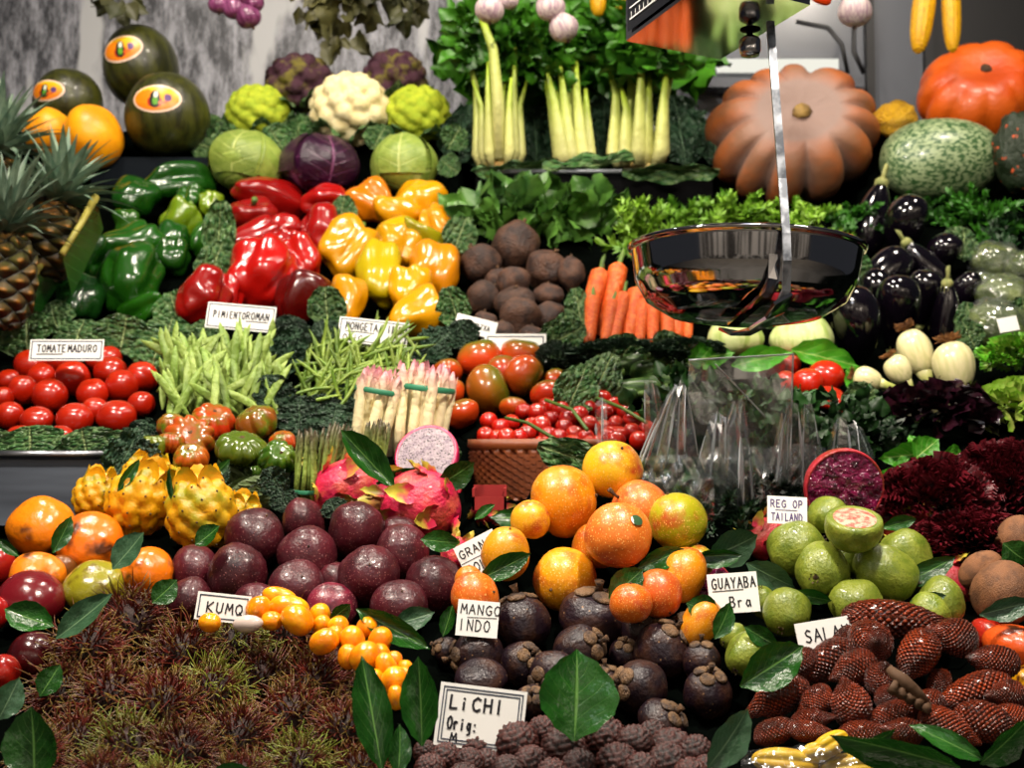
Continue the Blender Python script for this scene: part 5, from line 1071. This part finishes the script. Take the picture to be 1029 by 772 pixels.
for i, (x, y, w, h_, d) in enumerate([(630, 358, 62, 22, 2.2), (560, 366, 26, 30, 2.22), (690, 352, 40, 16, 2.22), (310, 372, 34, 44, 2.2), (328, 425, 36, 34, 1.98), (290, 345, 30, 26, 2.3), (455, 346, 24, 22, 2.32)]):
    o = obj('curly_kale', frill_dome(120, 200 + i, ln=.36, ht=.2, amp=.05, freq=5, inner=.78), m_kale, None, True, at(x, y, d), None, (w * K(d), w * K(d) * .8, h_ * K(d)))
    tag(o, ['curly dark green kale below the carrots', 'curly dark kale beside the green-shouldered tomatoes', 'curly dark kale under the fennel bulbs', 'curly blue-green kale between flat and fine beans', 'dark kale above the green asparagus', 'curly dark kale under the red peppers', 'curly dark kale below the yellow peppers'][i], 'kale')
# savoy and kale leaves lining the heaps
def lining(rows, proto, where, kind, cat='cabbage leaf'):
    o = ordinals([(r[2], r[3]) for r in rows], 1)
    for i, r in enumerate(rows): blade(proto, *r[:5], dd=r[5] if len(r) > 5 else -.04, roll=r[6] if len(r) > 6 else R.uniform(-15, 15), label=f"{kind}, {o[i]} {where}" if o[i] else f'{kind} {where}', cat=cat, group=f'{kind} {where}' if len(rows) > 1 else None)
lining([(28, 358, 22, 312, 62), (75, 352, 80, 318, 58), (120, 356, 128, 318, 60), (165, 352, 172, 316, 56), (205, 345, 205, 318, 40), (-8, 350, -10, 310, 50), (152, 375, 160, 332, 50)], savoy, 'of those lining the green peppers', 'crinkled green savoy leaf')
lining([(-20, 432, -18, 462, 70, -.12), (30, 428, 32, 462, 74, -.13), (82, 430, 86, 462, 70, -.13), (122, 432, 116, 468, 44, -.1)], savoy, 'hanging over the steel tray edge', 'crinkled green savoy leaf')
lining([(140, 430, 112, 492, 40, -.1), (150, 420, 136, 462, 44, -.06), (160, 480, 125, 448, 44, -.05)], kale, 'beside the steel tray corner', 'dark kale leaf')
lining([(285, 425, 268, 378, 44), (300, 440, 300, 396, 50, -.06), (330, 448, 338, 402, 54, -.06), (285, 380, 300, 330, 40), (345, 415, 350, 385, 40, -.04)], kale, 'between the two bean heaps', 'dark kale leaf')
lining([(420, 360, 455, 332, 40), (470, 352, 462, 322, 40), (400, 366, 425, 345, 36), (330, 345, 318, 320, 36), (290, 340, 296, 318, 40)], kale, 'of those under the yellow peppers', 'dark kale leaf')
lining([(566, 420, 592, 365, 46, -.03), (590, 410, 618, 350, 46), (610, 372, 640, 342, 44), (660, 365, 690, 342, 50), (575, 350, 568, 310, 36), (540, 352, 585, 330, 40)], savoy, 'of those below the carrots', 'crinkled green savoy leaf')
lining([(540, 448, 622, 476, 40, -.20), (452, 440, 440, 470, 36, -.06)], savoy, 'draped over the wicker basket', 'crinkled green savoy leaf')
lining([(690, 364, 740, 352, 30, -.06), (735, 368, 800, 352, 26, -.06), (795, 352, 868, 366, 30, -.06), (850, 372, 880, 400, 30, -.05)], [basil], 'of those under the fennel bulbs', 'pale green cabbage leaf')
lining([(480, 168, 470, 100, 60, .08), (540, 168, 535, 95, 60, .1), (610, 168, 604, 100, 60, .1), (690, 168, 680, 90, 60, .08), (720, 165, 715, 110, 40, .05), (455, 168, 462, 118, 44, .05)], kale, 'standing behind the celery heads', 'dark green cabbage leaf')
lining([(474, 172, 562, 170, 20, -.1, 35), (545, 170, 642, 172, 18, -.1, 40), (625, 173, 720, 166, 20, -.1, 30)], savoy, 'over the edge of the black shelf', 'crinkled green savoy leaf')
lining([(225, 152, 190, 140, 34, -.05), (235, 145, 205, 128, 30), (285, 150, 270, 128, 34, -.1), (300, 140, 300, 112, 36, -.02), (375, 150, 388, 122, 34, -.1), (450, 150, 462, 128, 30, -.05), (442, 160, 460, 172, 26, -.1), (205, 130, 222, 118, 26)], savoy, 'of those around the cauliflowers', 'ragged green cauliflower leaf')
lining([(218, 265, 222, 205, 34), (205, 290, 224, 240, 36), (340, 240, 344, 190, 34), (330, 330, 326, 290, 40), (180, 330, 170, 290, 44), (60, 335, 46, 300, 40), (462, 330, 452, 290, 36), (455, 255, 470, 215, 36), (585, 330, 578, 285, 30)], savoy, 'of those tucked between the pepper heaps', 'dark green savoy leaf')
lining([(700, 315, 705, 275, 50), (770, 330, 775, 290, 60, .0), (840, 300, 832, 270, 50), (860, 290, 850, 250, 40), (980, 350, 968, 320, 30), (965, 260, 975, 225, 44), (1035, 340, 1025, 300, 44), (880, 390, 850, 420, 44), (975, 340, 978, 300, 30)], savoy, 'of those around fennel and aubergines', 'dark green savoy leaf')
lining([(285, 500, 270, 470, 34), (290, 515, 280, 490, 30), (225, 490, 210, 470, 30), (350, 470, 352, 440, 30), (620, 500, 640, 460, 44), (340, 520, 330, 500, 30)], kale, 'in the dark behind the exotic fruit', 'dark kale leaf')
lining([(930, 455, 885, 462, 30, -.1), (918, 462, 945, 440, 32, -.1), (900, 470, 885, 500, 22, -.05), (925, 460, 915, 436, 24, -.08), (948, 455, 968, 462, 24, -.08)], [basil], 'in front of the purple lettuce', 'bright green salad leaf')
# smooth leaves among the fruit
def one(proto, label, *a, **k): blade(proto, *a, label=label, **k)
LV = [(0, 358, 612, 433, 653, 26, 'long grey-green leaf between passion fruit and mangosteens'), (1, 395, 628, 437, 616, 24, 'pale grey leaf under the front passion fruit'), (0, 384, 775, 364, 658, 40, 'tall dark leaf standing beside the rambutans'), (0, 424, 750, 422, 660, 40, 'tall dark leaf behind the LICHI card'),
      (0, 400, 780, 404, 728, 24, 'bright leaf at the front edge between two tall dark leaves'), (0, 577, 745, 583, 652, 84, 'broad dark pointed leaf behind the lychees'), (1, 711, 772, 757, 714, 44, 'broad grey-green leaf at the front beside the lychees'), (0, 592, 519, 491, 524, 28, 'long leaf under the largest granadilla'),
      (0, 481, 583, 534, 556, 24, 'curved leaf under the granadilla beside its card'), (0, 397, 491, 343, 434, 28, 'long dark leaf reaching up beside the halved dragon fruit'), (0, 378, 486, 424, 474, 22, 'folded leaf below the halved dragon fruit'), (0, 440, 488, 478, 466, 30, 'upright bright leaf beside the halved dragon fruit'),
      (0, 477, 522, 498, 508, 12, 'small bright leaf beside the small reddish dragon fruit'), (0, 423, 542, 462, 546, 22, 'leaf between passion fruit and pink dragon fruit'), (0, 612, 602, 647, 572, 32, 'bright broad leaf between granadillas and mangosteens'), (0, 640, 572, 687, 552, 22, 'leaf under the stickered granadilla'),
      (1, 712, 560, 764, 540, 40, 'dull olive leaf under the plastic herb bags'), (0, 690, 606, 724, 620, 30, 'pale green leaf beside the GUAYABA card'), (1, 750, 566, 799, 592, 28, 'shiny grey leaf under the guavas'), (0, 795, 596, 838, 604, 14, 'narrow dark leaf under the large guava'),
      (0, 886, 531, 922, 521, 15, 'small dark leaf beside the halved guava'), (1, 915, 604, 950, 598, 14, 'narrow grey leaf under the oval guava'), (0, 1008, 546, 1034, 568, 30, 'dark leaf beside the upper sapodilla'), (1, 984, 618, 1036, 604, 24, 'grey-green leaf between sapodilla and mango'),
      (0, 744, 690, 806, 650, 44, 'round dark leaf behind the snake fruit'), (0, 718, 642, 738, 606, 24, 'dark leaf curling beside the mangosteens'), (0, 748, 630, 782, 650, 20, 'leaf lying on the lowest guavas'), (0, 965, 772, 832, 732, 44, 'long wide leaf at the front edge under the snake fruit'),
      (0, 988, 764, 918, 727, 24, 'narrow leaf lying on the front long wide leaf'), (0, 985, 768, 1040, 724, 40, 'broad leaf at the front corner'), (0, 5, 612, 56, 632, 32, 'dark leaf under the dark red tamarillo'), (1, 56, 642, 115, 598, 30, 'large grey-green leaf behind the rambutans'),
      (1, -2, 724, 20, 682, 30, 'grey leaf at the edge below the tamarillos'), (0, 34, 790, 36, 710, 58, 'large dark pointed leaf in the front corner'), (0, 53, 556, 73, 519, 18, 'leaf between the two large persimmons'), (1, 113, 572, 146, 536, 30, 'pale leaf behind the scarred persimmon'), (0, -2, 542, 21, 560, 10, 'thin leaf at the edge beside a persimmon'),
      (0, 153, 606, 178, 584, 26, 'curled green leaf beside the passion fruit'), (0, 118, 494, 141, 461, 12, 'narrow blade leaf between yellow pitahayas'), (0, 174, 505, 172, 470, 8, 'thin upright blade leaf between the largest pitahayas'), (0, 212, 480, 232, 462, 11, 'olive blade leaf beside the artichokes'),
      (0, 332, 623, 353, 608, 20, 'small dark leaf among the kumquats'), (0, 445, 640, 456, 608, 16, 'leaf beside the MANGO card'), (0, 960, 560, 905, 590, 22, 'dark leaf behind the guavas'), (0, 250, 772, 205, 785, 22, 'leaf at the front edge below the rambutans'), (0, 690, 560, 745, 556, 18, 'dark leaf above the magenta pitaya'),
      (0, 860, 755, 905, 735, 16, 'leaf under the lowest snake fruit'), (0, 40, 700, 60, 668, 26, 'dark leaf beside the rambutan heap'), (0, 196, 548, 222, 530, 22, 'dark leaf between pitahaya and passion fruit')]
for t, bx, by, tx, ty, w, lb in LV: one(laurelg if t else laurel, lb, bx, by, tx, ty, w, dd=-.115, roll=R.uniform(-22, 22))
# stiff dark leaf with pale edge beside the pineapples
m_rib = M('pale_cane', '#a89c48', '#7c7c2c', sc=3, rough=.5)
for i, (p0, p1, lb) in enumerate([((2, 320), (57, 243), 'lower pale cane edging a dark stiff leaf beside the pineapples'), ((62, 256), (96, 198), 'upper pale cane edging a dark stiff leaf beside the green peppers')]):
    r = empty('palm_rib', at(*p0, 2.3)); O2 = Matrix.Translation(-r.location); a, b = at(*p0, 2.30), at(*p1, 2.40)
    obj('rib', xf(tube([a, (a + b) / 2 + Vector((.003, 0, .002)), b], [.006, .006, .008], 8), O2), m_rib, r); s_ = Vector((.01, .03, -.07)); obj('blade', xf(([a, b, b + s_ * .8, a + s_], [(0, 1, 2, 3)], [(.5, 0), (.5, 1), (1, 1), (1, 0)]), O2), m_leaf, r); tag(r, lb, 'palm leaf')
# ================================================================ price cards
sign(483, 722, 88, 62, -7, 1.185, [('LiCHI', .13, .6, .21, .13), ('Orig:', .13, .28, .19, .075), ('M', .18, .08, .14, .1)], 'white card lettered LICHI standing among the lychees', border=4, dbl=True)
sign(480, 622, 42, 36, -5, 1.34, [('MANGO', .08, .62, .26, .2), ('INDO', .06, .16, .3, .2)], 'white card lettered MANGO INDO behind the mangosteens', rules=[(.25, .52, .95, .55)])
sign(484, 560, 44, 42, 27, 1.47, [('GRANADI', .06, .66, .2, .17), ('COLO', .08, .24, .22, .17)], 'tilted white card lettered GRANADI COLO beside the granadillas', rules=[(.02, .55, .9, .55)])
sign(224, 611, 54, 28, -6, 1.33, [('KUMQ', .2, .3, .36, .18)], 'white card lettered KUMQ behind the kumquats', border=3)
sign(737, 596, 50, 40, 4, 1.37, [('GUAYABA', .08, .62, .26, .13), ('Bra', .4, .14, .26, .16)], 'white card lettered GUAYABA Bra in front of the magenta pitaya', rules=[(.08, .56, .7, .57)])
sign(829, 640, 56, 34, 9, 1.30, [('SALAK', .14, .4, .36, .17)], 'white card lettered SALAK behind the snake fruit', rules=[(.22, .06, .42, .08), (.5, .08, .7, .1)])
sign(791, 513, 40, 28, -3, 1.46, [('REG OP', .08, .6, .26, .14), ('TAILAND', .1, .12, .26, .115)], 'small white card with violet lettering beside the cut red pitaya', ink=m_ink2, rules=[(.2, .5, .75, .5)])
sign(67, 352, 74, 22, 0, 2.1, [('TOMATE', .1, .4, .34, .068), ('MADURO', .52, .4, .34, .068)], 'white card lettered TOMATE MADURO behind the ripe red tomatoes', border=2, rules=[(.1, .3, .45, .3)])
sign(242, 319, 69, 27, -5, 2.24, [('PIMIENTO', .1, .42, .26, .06), ('ROMAN', .58, .44, .28, .07)], 'white card lettered PIMIENTO ROMAN below the red peppers', border=2, rules=[(.58, .36, .9, .36)])
sign(375, 334, 70, 26, -6, 2.2, [('MONGETA', .1, .52, .3, .068), ('FINA', .62, .52, .3, .075), ('ORIG', .08, .06, .26, .075)], 'white card lettered MONGETA FINA below the yellow peppers', border=2, rules=[(.1, .44, .52, .44)])
sign(478, 328, 42, 18, -14, 2.3, [('REMOLATXA', .1, .36, .3, .085)], 'small tilted white card below the beetroots')
sign(518, 350, 62, 30, 0, 2.26, [], 'blank bordered white card behind the green-shouldered tomatoes', border=3)
sign(1013, 326, 20, 15, 10, 2.12, [], 'small white label on the lowest wrapped squash', ink=m_ink2)
# ================================================================ plastic bags
def fan(peak, b0, b1, d, n, seed, pw=5, sag=10, belly=9):
    """pleated sheet gathered at a peak pixel and spreading to a base line b0-b1; relief in pixels"""
    rr = random.Random(seed); rows = 7; V, Fc, lines = [], [], []
    us = sorted([0, 1] + [rr.uniform(.03, .97) for _ in range(n - 1)]); zz = [rr.uniform(1, 11) * (1 if k % 2 else -1) for k in range(n + 1)]; ln = [rr.uniform(.92, 1.12) for _ in us]
    for t in range(rows + 1):
        q = t / rows
        for k, u in enumerate(us):
            qq = q * ln[k]; bx, by = b0[0] + (b1[0] - b0[0]) * u, b0[1] + (b1[1] - b0[1]) * u + sag * math.sin(PI * u); px_, py_ = peak[0] + (u - .5) * pw * 2 + zz[k] * .25, peak[1] + abs(u - .5) * 8 + abs(zz[k]) * .6
            e = qq ** .8; x, y = px_ + (bx - px_) * e, py_ + (by - py_) * qq
            V.append(at(x, y, d - (belly * math.sin(PI * min(qq, 1) * .6) * math.sin(PI * u) + zz[k] * (.15 + .85 * math.sin(PI * min(q, 1) * .75))) * K(d)))
    m = len(us)
    for t in range(rows):
        for k in range(m - 1): a = t * m + k; Fc.append((a, a + 1, a + m + 1, a + m))
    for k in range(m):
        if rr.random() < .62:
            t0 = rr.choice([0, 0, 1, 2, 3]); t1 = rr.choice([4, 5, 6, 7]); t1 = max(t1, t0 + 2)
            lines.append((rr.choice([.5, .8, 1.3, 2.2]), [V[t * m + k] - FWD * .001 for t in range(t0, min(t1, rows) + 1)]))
    return (V, Fc, None), lines
def pillow(cx, cy, w, h_, d, seed, bulge=16):
    """soft crumpled pouch front"""
    def fn(u, v):
        x, y = u * 2 - 1, v * 2 - 1; r = max(0, 1 - .5 * x * x - .5 * y * y)
        return at(cx + x * w * (1 - .12 * y * y), cy + y * h_ * (1 - .1 * x * x), d - (bulge * r + 9 * (abs(nz((x * 1.7, y * 1.7, 0), 1.2, seed)) - .2) + 3 * nz((x * 5, y * 3, 0), 1, seed + 1)) * K(d))
    return grid(fn, 26, 26)
def bag(label, fans, pouch, sheet=None):
    d = fans[0][3] if fans else sheet[-1]; p0 = fans[0][0] if fans else sheet[0]; r = empty('plastic_bag', at(p0[0], p0[1], d)); inv = Matrix.Translation(-r.location)
    for f in fans:
        g, lines = fan(*f); obj('gathered_top', xf(g, inv), m_plast, r, False)
        obj('crease_glint', xf(join(*[tube(l, [.0003 + .0007 * q * math.sin(PI * i / (len(l) - 1)) for i in range(len(l))], 4, False) for q, l in lines]), inv), m_glint, r)['kind'] = 'stuff'  # pale tubes laid along the pleats as painted highlights
    if pouch: obj('pouch', xf(pillow(*pouch), inv), m_plast, r)
    if sheet:
        q, d = sheet[:4], sheet[4]
        def fn(u, v): x = (q[0][0] * (1 - u) + q[1][0] * u) * (1 - v) + (q[3][0] * (1 - u) + q[2][0] * u) * v; y = (q[0][1] * (1 - u) + q[1][1] * u) * (1 - v) + (q[3][1] * (1 - u) + q[2][1] * u) * v; return at(x, y, d - (12 * abs(nz((u * 2.5, v * 1.2, 0), 1, 5)) + 5 * nz((u * 4, v * 4, 0), 1, 6)) * K(d))
        obj('open_sheet', xf(grid(fn, 16, 10), inv), m_plast, r, False)
        for pts in ([fn(k / 12, 0) for k in range(13)], [fn(1, k / 8) for k in range(9)], [fn(.25 + .5 * k / 8, .05 + .5 * k / 8) - FWD * .002 for k in range(9)]): obj('mouth_edge_glint', xf(tube(pts, .0012, 4), inv), m_glint, r)  # bright lines on the rim and across the sheet paint in highlights
    return tag(r, label, 'plastic bag')
bag('clear plastic herb bag with pointed gathered top nearest the granadillas', [((684, 381), (640, 466), (702, 462), 1.62, 14, 1)], (676, 505, 42, 48, 1.62, 3))
bag('tall clear plastic herb bag with open mouth in the middle, behind the granadillas', [((742, 397), (706, 520), (764, 530), 1.64, 12, 2), ((722, 410), (700, 470), (728, 480), 1.66, 5, 6)], (742, 500, 44, 52, 1.68, 5), ((692, 362), (797, 356), (794, 470), (690, 470), 1.74))
bag('clear plastic herb bag behind the small violet lettered card', [((795, 398), (772, 474), (806, 468), 1.66, 7, 3), ((812, 402), (802, 480), (830, 474), 1.7, 6, 9)], (800, 490, 34, 44, 1.72, 8))
bag('loose clear plastic bag beside the purple lettuce', [((845, 416), (826, 482), (856, 474), 1.74, 7, 4), ((858, 420), (848, 478), (880, 462), 1.78, 5, 11)], None)
bag('thin upright plastic wrapper in front of the cherry tomatoes', [((604, 398), (600, 452), (610, 452), 1.7, 3, 12), ((653, 378), (648, 440), (672, 436), 1.7, 5, 13)], None)
# yellow fruit in a bag at the front edge
m_yf = M('waxy_yellow_skin', '#d8b018', '#c89a10', sc=1.2, rough=.4)
yf = whole('starfruit', fruit(5, .25, 1.2, .03, .0, 0, .03, 1, 2, nu=50), m_yf)
PEND2 = PEND[:]; PEND.clear()
for i, (x, y, w, l, a) in enumerate([(790, 766, 15, 34, -5), (835, 748, 12, 20, 30), (858, 770, 14, 34, 5), (820, 757, 11, 16, 10)]): put(yf, x, y, w, l, a, 0, d=1.14, solid=False, cat='star fruit', label=f'yellow ridged star fruit under clear plastic at the front edge, {ORD[[0,2,3,1][i]]}', group='wrapped star fruit')
settle(); PEND[:] = PEND2
def film(u, v):
    x = (u - .5) * 2; p = Vector((x * 92, 0, (v - .5) * 44 - 10 * x * x)); p.y = -14 - 12 * (1 - x * x) + 10 * abs(nz((x * 5, v * 3, 0), 1, 3)) + 6 * nz((x * 9, v * 6, 1), 1, 4) + 22 * v; return p * K(1.13)
tag(obj('plastic_wrap', grid(film, 60, 24), m_plast2, None, True, at(838, 770, 1.12)), 'crumpled clear plastic wrap over the yellow star fruit at the front edge', 'plastic wrap')
# red punnet behind the small dragon fruit
m_redbox = M('red_card_box', '#8a1c1c', rough=.5, var=0)
rb = empty('fruit_box', at(492, 500, 1.6)); x_, z_ = 17 * K(1.6), 12 * K(1.6)
for n_, g in (('front', box(-x_, x_, -.02, -.017, -z_, z_ * .1)), ('side', box(x_ - .003, x_, -.02, .04, -z_, z_ * .8)), ('side', box(-x_, -x_ + .003, -.02, .04, -z_, z_ * .8)), ('back', box(-x_, x_, .037, .04, -z_, z_))): obj(n_, g, m_redbox, rb, False)
tag(rb, 'small red box behind the halved dragon fruit', 'box')
# dry stalk among the snake fruit
tag(obj('dry_stalk', join(tube([at(893, 672, 1.17), at(907, 684, 1.16), at(922, 698, 1.16), at(936, 712, 1.17)], [.004, .007, .006, .003], 8), *[tube([at(903 + i * 6, 683 + i * 5, 1.17), at(899 + i * 7, 688 + i * 6, 1.155), at(897 + i * 9, 696 + i * 4, 1.15)], [.003, .003, .0055], 7) for i in range(5)]), m_dry), 'knotty dry brown stalk in the middle of the snake fruit', 'stalk')
# ================================================================ light, sky, camera
def lamp(x, y, z, tx, ty, tz, e, size, col='#fff2e2', spot=None):
    L = bpy.data.lights.new('market_or_fill_lamp', 'AREA'); L.energy = e; L.shape = 'DISK'; L.size = size; L.color = lin(col)[:3]
    if spot: L.spread = math.radians(spot)
    o = bpy.data.objects.new('market_or_fill_lamp', L); COL.objects.link(o); o.location = (x, y, z); o.rotation_euler = (Vector((tx, ty, tz)) - o.location).to_track_quat('-Z', 'Y').to_euler(); return o
lamp(-.75, .95, 2.55, -.35, 1.5, 1.1, 32, .13); lamp(.35, .9, 2.55, .35, 1.5, 1.1, 34, .13)
lamp(-.9, 2.1, 3.1, -.6, 2.6, 1.7, 20, .2); lamp(.1, 2.05, 3.1, 0, 2.6, 1.6, 20, .2); lamp(1.1, 2.1, 3.1, .7, 2.7, 1.7, 16, .2)
lamp(0, -.6, 2.9, 0, 1.8, 1.2, 6, .5, '#f4f6ff')  # unseen fill lamp added on the camera side
for x_ in (-5.5, -3, -.7, 1.5, 4, 6): lamp(x_, -2.0, 3.6, x_ * 1.1, -3.4, 2.0, 70, .3, '#ffe8cc')  # added lamps brightening the unseen wall so the pan reflects it
for x_, y_, z_ in ((-2.2, -2.5, 2.3), (-.9, -3.0, 2.5), (.8, -2.8, 2.2), (2.4, -2.4, 2.6), (1.6, -1.2, 2.0)): lamp(x_, y_, z_, 0, 1.8, 1.4, 2.2, .35, '#ffeed8')
w = bpy.data.worlds.new('market_hall'); bpy.context.scene.world = w; w.use_nodes = True
w.node_tree.nodes['Background'].inputs[0].default_value = lin('#8a8c94'); w.node_tree.nodes['Background'].inputs[1].default_value = .13
cd = bpy.data.cameras.new('camera'); cam = bpy.data.objects.new('camera', cd); COL.objects.link(cam); cam.location = CAM
cam.rotation_euler = (PI / 2 + PITCH, 0, 0); cd.sensor_width = 36; cd.lens = 36 * F / 1029; cd.clip_start = .05
cd.dof.use_dof = True; cd.dof.focus_distance = 1.4; cd.dof.aperture_fstop = 8.0
S = bpy.context.scene; S.camera = cam; S.view_settings.view_transform = 'Standard'; S.view_settings.look = 'None'; S.view_settings.exposure = 0.0
try: S.cycles.use_denoising = True; S.cycles.transparent_max_bounces = 16; S.cycles.max_bounces = 6
except Exception: pass
